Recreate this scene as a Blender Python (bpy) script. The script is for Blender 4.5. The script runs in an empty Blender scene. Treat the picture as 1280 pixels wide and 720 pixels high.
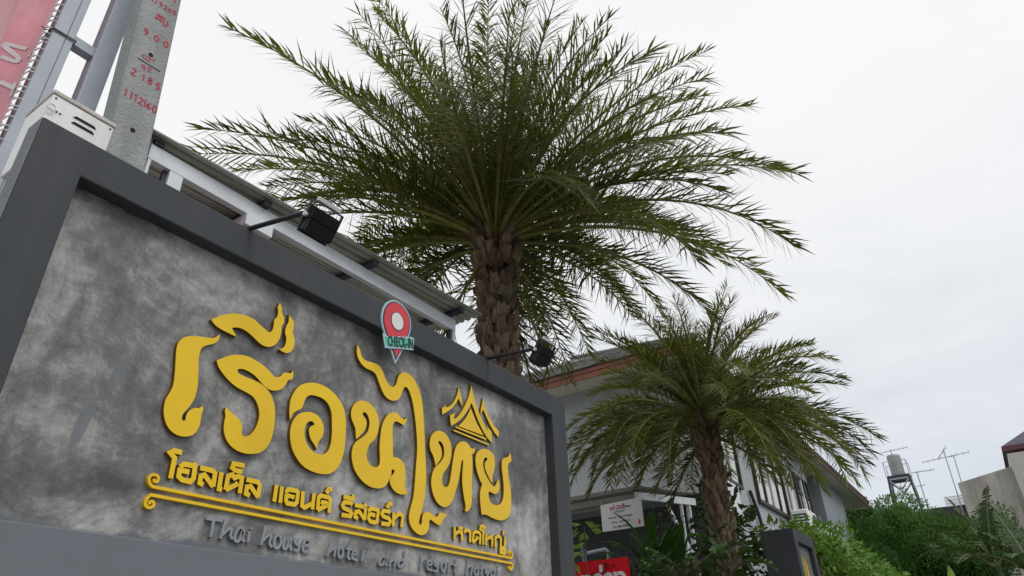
import bpy, bmesh, math, random
from mathutils import Vector, Matrix

# ------------------------------------------------------------------ camera
# World: X runs along the sign wall (away to the right), Y goes behind it, Z is up.
scene = bpy.context.scene
F_PX, PITCH, ROLL, HEAD = 855.85, math.radians(29.758), math.radians(1.583), math.radians(33.564)
CAM = Vector((0.0, -2.6, 1.5))
_h = Vector((math.cos(HEAD), math.sin(HEAD), 0)); _r = Vector((_h.y, -_h.x, 0)); _u = Vector((0, 0, 1))
CF = math.cos(PITCH) * _h + math.sin(PITCH) * _u
_u0 = -math.sin(PITCH) * _h + math.cos(PITCH) * _u
CR = math.cos(ROLL) * _r - math.sin(ROLL) * _u0
CU = math.sin(ROLL) * _r + math.cos(ROLL) * _u0
cam_data = bpy.data.cameras.new('camera')
cam_data.sensor_width = 36.0
cam_data.lens = F_PX / 1280 * 36.0
cam_data.clip_start = 0.05
cam_data.clip_end = 2000
cam = bpy.data.objects.new('camera', cam_data)
scene.collection.objects.link(cam)
M3 = Matrix((CR, CU, -CF)).transposed()
cam.matrix_world = Matrix.Translation(CAM) @ M3.to_4x4()
scene.camera = cam

# ------------------------------------------------------------------ sky, sun, exposure
SUN_EL, SUN_AZ = math.radians(50), math.atan2(-0.80, -0.12)      # direction towards the veiled sun
world = bpy.data.worlds.new('World'); scene.world = world; world.use_nodes = True
nt = world.node_tree; nt.nodes.clear()
def wn(t, **kw):
    n = nt.nodes.new(t)
    for k, v in kw.items(): setattr(n, k, v)
    return n
out = wn('ShaderNodeOutputWorld'); bg = wn('ShaderNodeBackground'); bg.inputs['Strength'].default_value = 0.1
sky = wn('ShaderNodeTexSky', sky_type='NISHITA', sun_disc=False, sun_elevation=SUN_EL, sun_rotation=math.pi / 2 - SUN_AZ)
tc = wn('ShaderNodeTexCoord'); sep = wn('ShaderNodeSeparateXYZ')
nt.links.new(tc.outputs['Generated'], sep.inputs[0])
elev = wn('ShaderNodeValToRGB')                                 # overcast: paler and brighter away from the horizon
elev.color_ramp.elements[0].position = 0.10; elev.color_ramp.elements[0].color = (0.60, 0.655, 0.725, 1)
elev.color_ramp.elements[1].position = 0.62; elev.color_ramp.elements[1].color = (1.0, 1.0, 1.0, 1)
e = elev.color_ramp.elements.new(0.32); e.color = (0.84, 0.86, 0.89, 1)
nt.links.new(sep.outputs['Z'], elev.inputs[0])
mp = wn('ShaderNodeMapping'); mp.inputs['Scale'].default_value = (1, 1, 2.2)
nt.links.new(tc.outputs['Generated'], mp.inputs[0])
nz = wn('ShaderNodeTexNoise'); nz.inputs['Scale'].default_value = 3.4; nz.inputs['Detail'].default_value = 7; nz.inputs['Roughness'].default_value = 0.55
nz.inputs['Distortion'].default_value = 0.35
nt.links.new(mp.outputs[0], nz.inputs['Vector'])
cr = wn('ShaderNodeValToRGB')
cr.color_ramp.elements[0].position = 0.36; cr.color_ramp.elements[0].color = (0.86, 0.89, 0.93, 1)
cr.color_ramp.elements[1].position = 0.66; cr.color_ramp.elements[1].color = (1.10, 1.09, 1.08, 1)
nt.links.new(nz.outputs['Fac'], cr.inputs[0])
mul = wn('ShaderNodeMixRGB', blend_type='MULTIPLY')
fade = wn('ShaderNodeMapRange'); fade.inputs['From Min'].default_value = 0.16; fade.inputs['From Max'].default_value = 0.58; fade.inputs['To Min'].default_value = 1.0; fade.inputs['To Max'].default_value = 0.16
nt.links.new(sep.outputs['Z'], fade.inputs['Value']); nt.links.new(fade.outputs[0], mul.inputs[0])
nt.links.new(elev.outputs[0], mul.inputs[1]); nt.links.new(cr.outputs[0], mul.inputs[2])
sc10 = wn('ShaderNodeVectorMath', operation='SCALE'); sc10.inputs['Scale'].default_value = 10.0
nt.links.new(mul.outputs[0], sc10.inputs[0])
veil = wn('ShaderNodeMixRGB'); veil.inputs[0].default_value = 0.93  # the cloud deck lets a little of the blue through
nt.links.new(sky.outputs[0], veil.inputs[1]); nt.links.new(sc10.outputs[0], veil.inputs[2])
nt.links.new(veil.outputs[0], bg.inputs['Color']); nt.links.new(bg.outputs[0], out.inputs['Surface'])

sun_data = bpy.data.lights.new('sun', 'SUN'); sun_data.energy = 1.25; sun_data.angle = math.radians(28); sun_data.color = (1.0, 0.965, 0.92)
sun = bpy.data.objects.new('sun', sun_data); scene.collection.objects.link(sun)
sd = Vector((math.cos(SUN_EL) * math.cos(SUN_AZ), math.cos(SUN_EL) * math.sin(SUN_AZ), math.sin(SUN_EL)))
sun.rotation_euler = sd.to_track_quat('Z', 'Y').to_euler(); sun.location = sd * 60
scene.view_settings.view_transform = 'Standard'; scene.view_settings.look = 'None'
scene.view_settings.exposure = 0.0; scene.view_settings.gamma = 1.0; scene.view_settings.use_curve_mapping = False

# ------------------------------------------------------------------ helpers
R = random.Random(7)
COL = scene.collection
def pt(px, py, X=None, Y=None, Z=None):
    """point of the place seen at a given spot of the photograph, on the plane X=, Y= or Z="""
    v = (px - 640) * CR + (360 - py) * CU + F_PX * CF
    k, val = (0, X) if X is not None else ((1, Y) if Y is not None else (2, Z))
    return CAM + v * ((val - CAM[k]) / v[k])

def obj(name, me, mat=None, parent=None, label=None, cat=None, group=None, kind=None):
    o = bpy.data.objects.new(name, me); COL.objects.link(o)
    if me is not None and mat is not None:
        for m in (mat if isinstance(mat, (list, tuple)) else [mat]):
            if m.name not in [s.name for s in me.materials if s]: me.materials.append(m)
    if parent is not None: o.parent = parent
    if label: o['label'] = label
    if cat: o['category'] = cat
    if group: o['group'] = group
    if kind: o['kind'] = kind
    return o
def thing(name, loc, label, cat, group=None, rz=0.0):
    o = obj(name, None, label=label, cat=cat, group=group)
    o.location = loc; o.rotation_euler = (0, 0, rz); o.empty_display_size = 0.2
    return o

class MB:
    """collects simple solids, then links them as ONE mesh object"""
    def __init__(s): s.v = []; s.f = []; s.m = []; s.cur = 0
    def add(s, vs, fs):
        b = len(s.v); s.v += [tuple(v) for v in vs]; s.f += [tuple(i + b for i in f) for f in fs]; s.m += [s.cur] * len(fs); return s
    def box(s, x0, x1, y0, y1, z0, z1):
        return s.hexa([(x0, y0, z0), (x1, y0, z0), (x1, y1, z0), (x0, y1, z0)], [(x0, y0, z1), (x1, y0, z1), (x1, y1, z1), (x0, y1, z1)])
    def hexa(s, lo, hi):
        n = len(lo)
        return s.add(list(lo) + list(hi), [tuple(reversed(range(n))), tuple(range(n, 2 * n))] + [(i, (i + 1) % n, n + (i + 1) % n, n + i) for i in range(n)])
    def bar(s, a, b, w, h=None, up=(0, 0, 1)):
        a, b = Vector(a), Vector(b); h = h or w; d = (b - a).normalized(); u = Vector(up)
        if abs(d.dot(u)) > .98: u = Vector((0, 1, 0))
        x = d.cross(u).normalized(); y = x.cross(d)
        q = [x * w / 2 * i + y * h / 2 * j for i, j in ((-1, -1), (1, -1), (1, 1), (-1, 1))]
        return s.hexa([a + c for c in q], [b + c for c in q])
    def tube(s, pts, r, n=8, caps=True):
        pts = [Vector(p) for p in pts]; rr = r if isinstance(r, (list, tuple)) else [r] * len(pts)
        rings = []; ref = None
        for i, p in enumerate(pts):
            d = (pts[min(i + 1, len(pts) - 1)] - pts[max(i - 1, 0)]).normalized()
            if ref is None: ref = Vector((0, 0, 1)) if abs(d.z) < .9 else Vector((1, 0, 0))
            x = d.cross(ref).normalized(); y = d.cross(x).normalized(); ref = -y if ref.dot(y) < 0 else y
            rings.append([p + x * rr[i] * math.cos(2 * math.pi * k / n) + y * rr[i] * math.sin(2 * math.pi * k / n) for k in range(n)])
        vs = [v for g in rings for v in g]; fs = []
        for i in range(len(pts) - 1):
            for k in range(n): fs.append((i * n + k, i * n + (k + 1) % n, (i + 1) * n + (k + 1) % n, (i + 1) * n + k))
        if caps: fs += [tuple(reversed(range(n))), tuple(range((len(pts) - 1) * n, len(pts) * n))]
        return s.add(vs, fs)
    def prism(s, poly, y0, y1, side=None):
        """closed (x, z) outline pushed from depth y0 to y1"""
        n = len(poly)
        vs = [(p[0], y0, p[1]) for p in poly] + [(p[0], y1, p[1]) for p in poly]
        s.add(vs, [tuple(range(n)), tuple(reversed(range(n, 2 * n)))] + [(i, n + i, n + (i + 1) % n, (i + 1) % n) for i in range(n)])
        if side is not None: s.m[-n:] = [side] * n
        return s
    def stroke(s, pts, w, y0, y1, side=None):
        """flat pen stroke in the (x, z) plane with rounded-off joints"""
        pts = [Vector((p[0], p[1])) for p in pts]; n = len(pts); L = []; Rr = []
        closed = (pts[0] - pts[-1]).length < 1e-6
        for i in range(n):
            a = pts[i - 1] if i > 0 else (pts[-2] if closed else None); b = pts[i + 1] if i < n - 1 else (pts[1] if closed else None)
            d1 = (pts[i] - a).normalized() if a is not None else None; d2 = (b - pts[i]).normalized() if b is not None else None
            d1 = d1 or d2; d2 = d2 or d1
            n1 = Vector((-d1.y, d1.x)); n2 = Vector((-d2.y, d2.x)); nn = (n1 + n2)
            if nn.length < .2: nn = n1
            nn = nn.normalized(); k = 1 / max(.62, nn.dot(n1)); ww = w / 2 * k
            L.append(pts[i] + nn * ww); Rr.append(pts[i] - nn * ww)
        for i in range(n - 1):
            q = [L[i], L[i + 1], Rr[i + 1], Rr[i]]
            s.prism([(p.x, p.y) for p in q], y0, y1, side)
        return s
    def build(s, name, mat=None, parent=None, smooth=False, bevel=0, **kw):
        me = bpy.data.meshes.new(name); me.from_pydata(s.v, [], s.f); me.update()
        bm = bmesh.new(); bm.from_mesh(me)
        bmesh.ops.recalc_face_normals(bm, faces=bm.faces)
        bm.to_mesh(me); bm.free()
        for i, mi in enumerate(s.m):
            if mi: me.polygons[i].material_index = mi
        if smooth: me.polygons.foreach_set('use_smooth', [True] * len(me.polygons))
        o = obj(name, me, mat, parent, **kw)
        if bevel:
            b = o.modifiers.new('bevel', 'BEVEL'); b.width = bevel; b.segments = 2; b.limit_method = 'ANGLE'; b.angle_limit = math.radians(40)
        return o

def smooth_outline(pts, step=3):
    """closed outline through traced points; a third value marks a sharp corner"""
    n = len(pts); res = []
    for i in range(n):
        p0, p1, p2, p3 = pts[i - 1], pts[i], pts[(i + 1) % n], pts[(i + 2) % n]
        P = [Vector(p[:2]) for p in (p0, p1, p2, p3)]
        t1 = (P[2] - P[0]) * .5 if len(p1) < 3 else (P[2] - P[1]) * .6
        t2 = (P[3] - P[1]) * .5 if len(p2) < 3 else (P[2] - P[1]) * .6
        for k in range(step):
            t = k / step; a = 2 * t**3 - 3 * t**2 + 1; b = t**3 - 2 * t**2 + t; c = -2 * t**3 + 3 * t**2; d = t**3 - t**2
            res.append(P[1] * a + t1 * b + P[2] * c + t2 * d)
    return [(p.x, p.y) for p in res]

def curve(pts, step=5):
    pts = [Vector(p) for p in pts]; res = []
    for i in range(len(pts) - 1):
        p0 = pts[max(i - 1, 0)]; p1 = pts[i]; p2 = pts[i + 1]; p3 = pts[min(i + 2, len(pts) - 1)]
        for k in range(step):
            t = k / step
            res.append(.5 * ((2 * p1) + (p2 - p0) * t + (2 * p0 - 5 * p1 + 4 * p2 - p3) * t * t + (3 * p1 - p0 - 3 * p2 + p3) * t**3))
    return res + [pts[-1]]

def text_mesh(body, size, depth=.002, bold=0.0, shear=0.0):
    cu = bpy.data.curves.new('lettering', 'FONT'); cu.body = body; cu.size = size; cu.extrude = depth; cu.offset = bold; cu.shear = shear
    cu.align_x = 'CENTER'; cu.align_y = 'CENTER'; cu.resolution_u = 3
    o = bpy.data.objects.new('lettering', cu); COL.objects.link(o)
    dg = bpy.context.evaluated_depsgraph_get(); me = bpy.data.meshes.new_from_object(o.evaluated_get(dg))
    bpy.data.objects.remove(o); bpy.data.curves.remove(cu)
    return me

def copy_tree(o, parent=None):
    c = o.copy(); COL.objects.link(c)
    if parent is not None: c.parent = parent
    for ch in list(o.children): copy_tree(ch, c)
    return c

# ------------------------------------------------------------------ materials
def material(name, color, rough=.7, var=.12, scale=8.0, bump=.0, bscale=40.0, metal=0.0, dirt_or_highlight=None, streak=0.0, spec=.4, translucent=0.0, hue=0.0, stretch=(1, 1, 1)):
    m = bpy.data.materials.new(name); m.use_nodes = True; t = m.node_tree; N = t.nodes; Lk = t.links
    p = N['Principled BSDF']; p.inputs['Roughness'].default_value = rough; p.inputs['Metallic'].default_value = metal; p.inputs['Specular IOR Level'].default_value = spec
    tcn = N.new('ShaderNodeTexCoord'); mpn = N.new('ShaderNodeMapping'); mpn.inputs['Scale'].default_value = stretch; Lk.new(tcn.outputs['Object'], mpn.inputs[0])
    n1 = N.new('ShaderNodeTexNoise'); n1.inputs['Scale'].default_value = scale; n1.inputs['Detail'].default_value = 6; n1.inputs['Roughness'].default_value = .6
    Lk.new(mpn.outputs[0], n1.inputs['Vector'])
    rp = N.new('ShaderNodeValToRGB'); c = Vector(color)
    lo = c * (1 - var); hi = c * (1 + var)
    rp.color_ramp.elements[0].position = .3; rp.color_ramp.elements[0].color = (*lo, 1)
    rp.color_ramp.elements[1].position = .7; rp.color_ramp.elements[1].color = (*[min(1, x) for x in hi], 1)
    Lk.new(n1.outputs['Fac'], rp.inputs[0]); col = rp.outputs[0]
    if dirt_or_highlight:
        n2 = N.new('ShaderNodeTexNoise'); n2.inputs['Scale'].default_value = scale * .37; n2.inputs['Detail'].default_value = 8; n2.inputs['Roughness'].default_value = .7
        mp2 = N.new('ShaderNodeMapping'); mp2.inputs['Scale'].default_value = (3, 3, .35) if streak else (1, 1, 1); Lk.new(tcn.outputs['Object'], mp2.inputs[0]); Lk.new(mp2.outputs[0], n2.inputs['Vector'])
        r2 = N.new('ShaderNodeValToRGB'); r2.color_ramp.elements[0].position = .48; r2.color_ramp.elements[0].color = (0, 0, 0, 1); r2.color_ramp.elements[1].position = .75; r2.color_ramp.elements[1].color = (dirt_or_highlight[3],) * 3 + (1,)
        Lk.new(n2.outputs['Fac'], r2.inputs[0])
        mx = N.new('ShaderNodeMixRGB'); Lk.new(r2.outputs[0], mx.inputs[0]); Lk.new(col, mx.inputs[1]); mx.inputs[2].default_value = (*dirt_or_highlight[:3], 1); col = mx.outputs[0]
    if hue:
        oi = N.new('ShaderNodeObjectInfo'); hs = N.new('ShaderNodeHueSaturation'); ma = N.new('ShaderNodeMapRange')
        ma.inputs['To Min'].default_value = 1 - hue * 1.6; ma.inputs['To Max'].default_value = 1 + hue * 1.6; Lk.new(oi.outputs['Random'], ma.inputs['Value']); Lk.new(ma.outputs[0], hs.inputs['Value'])
        mb = N.new('ShaderNodeMapRange'); mb.inputs['To Min'].default_value = .5 - hue * .12; mb.inputs['To Max'].default_value = .5 + hue * .08
        mo = N.new('ShaderNodeMath'); mo.operation = 'FRACT'; mk = N.new('ShaderNodeMath'); mk.operation = 'MULTIPLY'; mk.inputs[1].default_value = 7.31
        Lk.new(oi.outputs['Random'], mk.inputs[0]); Lk.new(mk.outputs[0], mo.inputs[0]); Lk.new(mo.outputs[0], mb.inputs['Value']); Lk.new(mb.outputs[0], hs.inputs['Hue'])
        Lk.new(col, hs.inputs['Color']); col = hs.outputs[0]
    Lk.new(col, p.inputs['Base Color'])
    rr = N.new('ShaderNodeMapRange'); rr.inputs['To Min'].default_value = max(.02, rough - .12); rr.inputs['To Max'].default_value = min(1, rough + .12); Lk.new(n1.outputs['Fac'], rr.inputs['Value']); Lk.new(rr.outputs[0], p.inputs['Roughness'])
    if bump:
        n3 = N.new('ShaderNodeTexNoise'); n3.inputs['Scale'].default_value = bscale; n3.inputs['Detail'].default_value = 5; Lk.new(mpn.outputs[0], n3.inputs['Vector'])
        b = N.new('ShaderNodeBump'); b.inputs['Strength'].default_value = bump; b.inputs['Distance'].default_value = .02; Lk.new(n3.outputs['Fac'], b.inputs['Height']); Lk.new(b.outputs[0], p.inputs['Normal'])
    if translucent:
        tr = N.new('ShaderNodeBsdfTranslucent'); ms = N.new('ShaderNodeMixShader'); ms.inputs[0].default_value = translucent
        gm = N.new('ShaderNodeMixRGB'); gm.blend_type = 'MULTIPLY'; gm.inputs[0].default_value = 1; gm.inputs[2].default_value = (1.35, 1.5, .55, 1); Lk.new(col, gm.inputs[1]); Lk.new(gm.outputs[0], tr.inputs[0])
        Lk.new(p.outputs[0], ms.inputs[1]); Lk.new(tr.outputs[0], ms.inputs[2]); Lk.new(ms.outputs[0], N['Material Output'].inputs['Surface'])
    return m

def polished_cement():
    """trowelled loft cement: cloudy patches, trowel swirls and run-down streaks in the plaster itself"""
    m = bpy.data.materials.new('polished_cement'); m.use_nodes = True; t = m.node_tree; N = t.nodes; Lk = t.links; p = N['Principled BSDF']
    tcn = N.new('ShaderNodeTexCoord')
    def noise(scale, det, ro, dist, mscale=(1, 1, 1), rot=0):
        mpn = N.new('ShaderNodeMapping'); mpn.inputs['Scale'].default_value = mscale; mpn.inputs['Rotation'].default_value = (0, rot, 0); Lk.new(tcn.outputs['Object'], mpn.inputs[0])
        n = N.new('ShaderNodeTexNoise'); n.inputs['Scale'].default_value = scale; n.inputs['Detail'].default_value = det; n.inputs['Roughness'].default_value = ro; n.inputs['Distortion'].default_value = dist
        Lk.new(mpn.outputs[0], n.inputs['Vector']); return n.outputs['Fac']
    def math_(op, a, b):
        n = N.new('ShaderNodeMath'); n.operation = op
        for i, x in enumerate((a, b)):
            if isinstance(x, (int, float)): n.inputs[i].default_value = x
            else: Lk.new(x, n.inputs[i])
        return n.outputs[0]
    warp = N.new('ShaderNodeTexNoise'); warp.inputs['Scale'].default_value = .75; warp.inputs['Detail'].default_value = 2; Lk.new(tcn.outputs['Object'], warp.inputs['Vector'])
    wv = N.new('ShaderNodeVectorMath'); wv.operation = 'MULTIPLY_ADD'; wv.inputs[1].default_value = (2.0, 2.0, 2.0); Lk.new(warp.outputs['Color'], wv.inputs[0]); Lk.new(tcn.outputs['Object'], wv.inputs[2])
    def warped(scale, det, ro, mscale, rot):
        mpn = N.new('ShaderNodeMapping'); mpn.inputs['Scale'].default_value = mscale; mpn.inputs['Rotation'].default_value = (0, rot, 0); Lk.new(wv.outputs[0], mpn.inputs[0])
        n = N.new('ShaderNodeTexNoise'); n.inputs['Scale'].default_value = scale; n.inputs['Detail'].default_value = det; n.inputs['Roughness'].default_value = ro; Lk.new(mpn.outputs[0], n.inputs['Vector']); return n.outputs['Fac']
    cloud = noise(1.55, 9, .64, .6)
    mid = noise(10, 12, .82, .6)
    brush = warped(4.8, 12, .82, (.7, 1, 5.0), .35)
    brush2 = warped(5.5, 10, .76, (5.0, 1, .8), -.5)
    run = noise(9, 9, .76, .15, (2.6, 1, .22))
    fine = noise(85, 4, .75, 0)
    mpw = N.new('ShaderNodeMapping'); mpw.inputs['Location'].default_value = (-1.75, 0, -2.55); Lk.new(tcn.outputs['Object'], mpw.inputs[0])
    wave = N.new('ShaderNodeTexWave'); wave.wave_type = 'RINGS'; wave.rings_direction = 'Y'; wave.wave_profile = 'SIN'
    for k_, v_ in (('Scale', 3.2), ('Distortion', 7.0), ('Detail', 8.0), ('Detail Scale', 1.4), ('Detail Roughness', .72)): wave.inputs[k_].default_value = v_
    Lk.new(mpw.outputs[0], wave.inputs['Vector'])
    s = math_('ADD', math_('MULTIPLY', cloud, 2.1), math_('MULTIPLY', brush, .55))
    s = math_('ADD', s, math_('MULTIPLY', brush2, .26)); s = math_('ADD', s, math_('MULTIPLY', run, .32)); s = math_('ADD', s, math_('MULTIPLY', mid, .85)); s = math_('ADD', s, math_('MULTIPLY', wave.outputs['Fac'], .06)); s = math_('ADD', s, math_('MULTIPLY', fine, .24))
    mr = N.new('ShaderNodeMapRange'); mr.inputs['From Min'].default_value = 1.79; mr.inputs['From Max'].default_value = 2.55; Lk.new(s, mr.inputs['Value'])
    rp = N.new('ShaderNodeValToRGB'); E_ = rp.color_ramp.elements
    E_[0].position = .03; E_[0].color = (.066, .067, .066, 1); E_[1].position = .98; E_[1].color = (.49, .486, .47, 1)
    a = E_.new(.38); a.color = (.152, .151, .145, 1); a = E_.new(.64); a.color = (.295, .293, .283, 1)
    Lk.new(mr.outputs[0], rp.inputs[0]); col = rp.outputs[0]
    # brushed-over grey paint along the bottom edge and two touch-up dabs
    sp = N.new('ShaderNodeSeparateXYZ'); Lk.new(tcn.outputs['Object'], sp.inputs[0])
    edge = math_('ADD', math_('MULTIPLY', noise(3.5, 6, .6, .4), .12), 1.952)
    below = math_('MULTIPLY', math_('SUBTRACT', edge, sp.outputs['Z']), 55.0)
    cl = N.new('ShaderNodeClamp'); Lk.new(below, cl.inputs[0]); fac = cl.outputs[0]
    for cx, cz, rx, rz, sh in ((1.212, 2.576, .026, .075, .25), (1.136, 2.366, .024, .11, .15)):
        dz = math_('SUBTRACT', sp.outputs['Z'], cz); dx = math_('SUBTRACT', math_('SUBTRACT', sp.outputs['X'], cx), math_('MULTIPLY', dz, sh))
        d = math_('ADD', math_('POWER', math_('ABSOLUTE', math_('DIVIDE', dx, rx), 0), 2), math_('POWER', math_('ABSOLUTE', math_('DIVIDE', dz, rz), 0), 2))
        c2 = N.new('ShaderNodeClamp'); Lk.new(math_('MULTIPLY', math_('SUBTRACT', math_('ADD', .7, math_('MULTIPLY', mid, .6)), d), 4), c2.inputs[0])
        fac = math_('MAXIMUM', fac, math_('MULTIPLY', c2.outputs[0], .75))
    mx = N.new('ShaderNodeMixRGB'); Lk.new(fac, mx.inputs[0]); Lk.new(col, mx.inputs[1]); mx.inputs[2].default_value = (.135, .148, .165, 1)
    Lk.new(mx.outputs[0], p.inputs['Base Color']); p.inputs['Specular IOR Level'].default_value = .45
    rr = N.new('ShaderNodeMapRange'); rr.inputs['To Min'].default_value = .38; rr.inputs['To Max'].default_value = .72; Lk.new(mr.outputs[0], rr.inputs['Value']); Lk.new(rr.outputs[0], p.inputs['Roughness'])
    b = N.new('ShaderNodeBump'); b.inputs['Strength'].default_value = .35; b.inputs['Distance'].default_value = .004; Lk.new(s, b.inputs['Height']); Lk.new(b.outputs[0], p.inputs['Normal'])
    return m

MT = {
 'cement': polished_cement(),
 'frame': material('grey_wall_paint', (.053, .058, .064), .62, .10, 4, .07, 60, dirt_or_highlight=(.084, .088, .092, .55), streak=1, spec=.22),
 'ledge': material('pale_grey_wall_paint', (.152, .166, .187), .6, .08, 5, .07, 60, dirt_or_highlight=(.10, .105, .11, .3)),
 'gold': material('yellow_acrylic', (.84, .545, .008), .30, .06, 3, .04, 20, dirt_or_highlight=(.66, .395, .007, .6), spec=.4),
 'gold_shaded': material('yellow_acrylic_shaded_side', (.16, .085, .010), .6, .1, 6),  # letter sides: their shade is put into a darker yellow
 'steel_letter': material('grey_letter', (.255, .275, .295), .4, .1, 10),
 'red': material('red_vinyl', (.62, .045, .06), .45, .06, 5),
 'navy': material('navy_vinyl', (.03, .035, .09), .45, .05, 5),
 'white': material('white_plastic', (.72, .72, .70), .45, .04, 6),
 'lightblue': material('pale_blue_board', (.42, .58, .66), .5, .05, 6),
 'teal': material('teal_vinyl', (.10, .46, .33), .45, .06, 6),
 'green': material('dark_green_vinyl', (.012, .07, .045), .5, .05, 6),
 'black_metal': material('black_powder_coat', (.022, .024, .028), .42, .15, 12, .08, 150),
 'lens': material('lamp_glass', (.55, .57, .58), .12, .03, 3, spec=.7),
 'pole': material('grey_cast_concrete', (.335, .350, .345), .85, .16, 5, .45, 60, dirt_or_highlight=(.14, .145, .14, .55), streak=1),
 'side_render': material('bare_cement_render', (.215, .222, .232), .85, .12, 9, .2, 60, dirt_or_highlight=(.12, .125, .13, .5)),
 'red_paint': material('red_brush_paint', (.42, .035, .06), .7, .2, 30),
 'dark': material('dark_hole', (.012, .012, .012), .9, .1, 10),
 'steel': material('grey_steel_paint', (.43, .47, .53), .42, .1, 3, .06, 60, dirt_or_highlight=(.30, .31, .33, .4), streak=1),
 'steel_light': material('primed_steel', (.74, .77, .80), .4, .08, 4, .05, 60, dirt_or_highlight=(.46, .47, .48, .4)),
 'steel_dark': material('dark_steel', (.035, .042, .052), .5, .15, 8),
 'zinc': material('corrugated_zinc', (.50, .50, .43), .38, .12, 3, .05, 30, metal=.25, dirt_or_highlight=(.32, .31, .22, .5), stretch=(.4, 3, 3)),
 'zinc_dark': material('weathered_zinc', (.17, .165, .14), .5, .15, 4, .05, 40, dirt_or_highlight=(.10, .095, .08, .5)),
 'cabinet': material('white_enamel', (.82, .82, .82), .4, .05, 4, .05, 80, dirt_or_highlight=(.30, .22, .14, .35), streak=1),
 'lid': material('weathered_lid', (.50, .47, .42), .6, .2, 14, .2, 60),
 'rope': material('white_rope', (.66, .66, .64), .8, .1, 40),
 'wire': material('dark_wire', (.06, .055, .05), .6, .2, 30),
 'bark': material('palm_bark', (.050, .038, .027), .92, .42, 16, .9, 45, dirt_or_highlight=(.12, .09, .06, .5)),
 'boot': material('palm_leaf_base', (.215, .160, .104), .9, .5, 18, 1.0, 70, dirt_or_highlight=(.045, .033, .024, .85), hue=.34, stretch=(2, 2, .7)),
 'frond': material('palm_leaflet', (.098, .114, .017), .46, .34, 3, 0, translucent=.32, hue=.2, spec=.35),
 'rachis': material('palm_rachis', (.20, .205, .05), .5, .25, 5, hue=.1),
 'dry': material('dry_leaflet', (.17, .115, .045), .75, .3, 4, translucent=.1),
 'leaf_dark': material('dark_leaf', (.040, .100, .020), .55, .4, 1.6, translucent=.2, hue=.12, spec=.25),
 'tree_leaf': material('tree_leaf', (.058, .142, .024), .55, .4, 1.2, translucent=.22, hue=.12, spec=.25),
 'leaf': material('green_leaf', (.060, .125, .028), .45, .32, 2.5, translucent=.22, hue=.12),
 'leaf_bright': material('bright_leaf', (.13, .235, .035), .45, .30, 3, translucent=.26, hue=.12),
 'leaf_banana': material('banana_leaf', (.030, .066, .022), .55, .25, 2.5, translucent=.22, hue=.1, spec=.25),
 'stem': material('woody_stem', (.09, .075, .045), .85, .25, 10, .4, 60),
 'wall_grey': material('pale_grey_render', (.375, .395, .415), .8, .05, 1.5, .12, 70, dirt_or_highlight=(.27, .30, .32, .3), streak=1),
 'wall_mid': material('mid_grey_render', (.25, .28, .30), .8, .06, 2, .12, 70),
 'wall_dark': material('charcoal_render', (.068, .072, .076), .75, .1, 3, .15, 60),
 'soffit': material('cream_soffit', (.56, .55, .50), .75, .04, 1.2, dirt_or_highlight=(.45, .44, .40, .25)),
 'fascia_dark': material('brown_fascia', (.13, .075, .055), .6, .12, 3, .1, 40),
 'fascia': material('terracotta_fascia', (.27, .095, .062), .55, .12, 3, .1, 40, dirt_or_highlight=(.15, .06, .045, .6)),
 'shingle': material('grey_shingle', (.130, .125, .118), .88, .28, 7, .5, 60, hue=.14),
 'glass': material('window_glass', (.10, .115, .13), .08, .1, 1, spec=.9),
 'alu': material('white_aluminium', (.62, .64, .66), .35, .05, 5, metal=.2),
 'frame_dark': material('dark_window_frame', (.035, .030, .028), .45, .1, 6),
 'roof_far': material('plum_roof_tile', (.085, .072, .105), .7, .2, 3, .3, 12),
 'wall_stain': material('stained_plaster', (.46, .43, .38), .88, .14, 1.2, .2, 20, dirt_or_highlight=(.17, .15, .13, .9), streak=1),
 'wall_cream': material('cream_plaster', (.50, .48, .43), .85, .07, 1.0, dirt_or_highlight=(.40, .36, .30, .35), streak=1),
 'brown': material('maroon_gable', (.10, .04, .045), .7, .15, 3),
 'tank': material('stainless_tank', (.30, .30, .30), .45, .06, 3, metal=.4),
 'asphalt': material('asphalt', (.052, .052, .052), .9, .25, 3, .4, 80),
 'paving': material('concrete_paving', (.26, .255, .24), .85, .12, 2, .2, 40),
 'red_sign': material('red_sign_board', (.66, .006, .018), .5, .06, 3, spec=.15),
 'white_sign': material('white_sign_board', (.66, .67, .66), .5, .05, 3, dirt_or_highlight=(.50, .50, .48, .3)),
 'pipe': material('grey_blue_pipe', (.14, .20, .26), .4, .1, 6),
}
def banner_cloth():
    m = material('red_banner_cloth', (.74, .29, .35), .5, .22, 1.4, 0, dirt_or_highlight=(.85, .70, .72, 1.0), streak=1, translucent=.16); return m  # pale streaks: washed-out cloth plus white highlights put into the colour
MT['banner'] = banner_cloth()
MT['banner_white'] = material('banner_white_print', (.62, .55, .55), .6, .12, 3)

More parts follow.
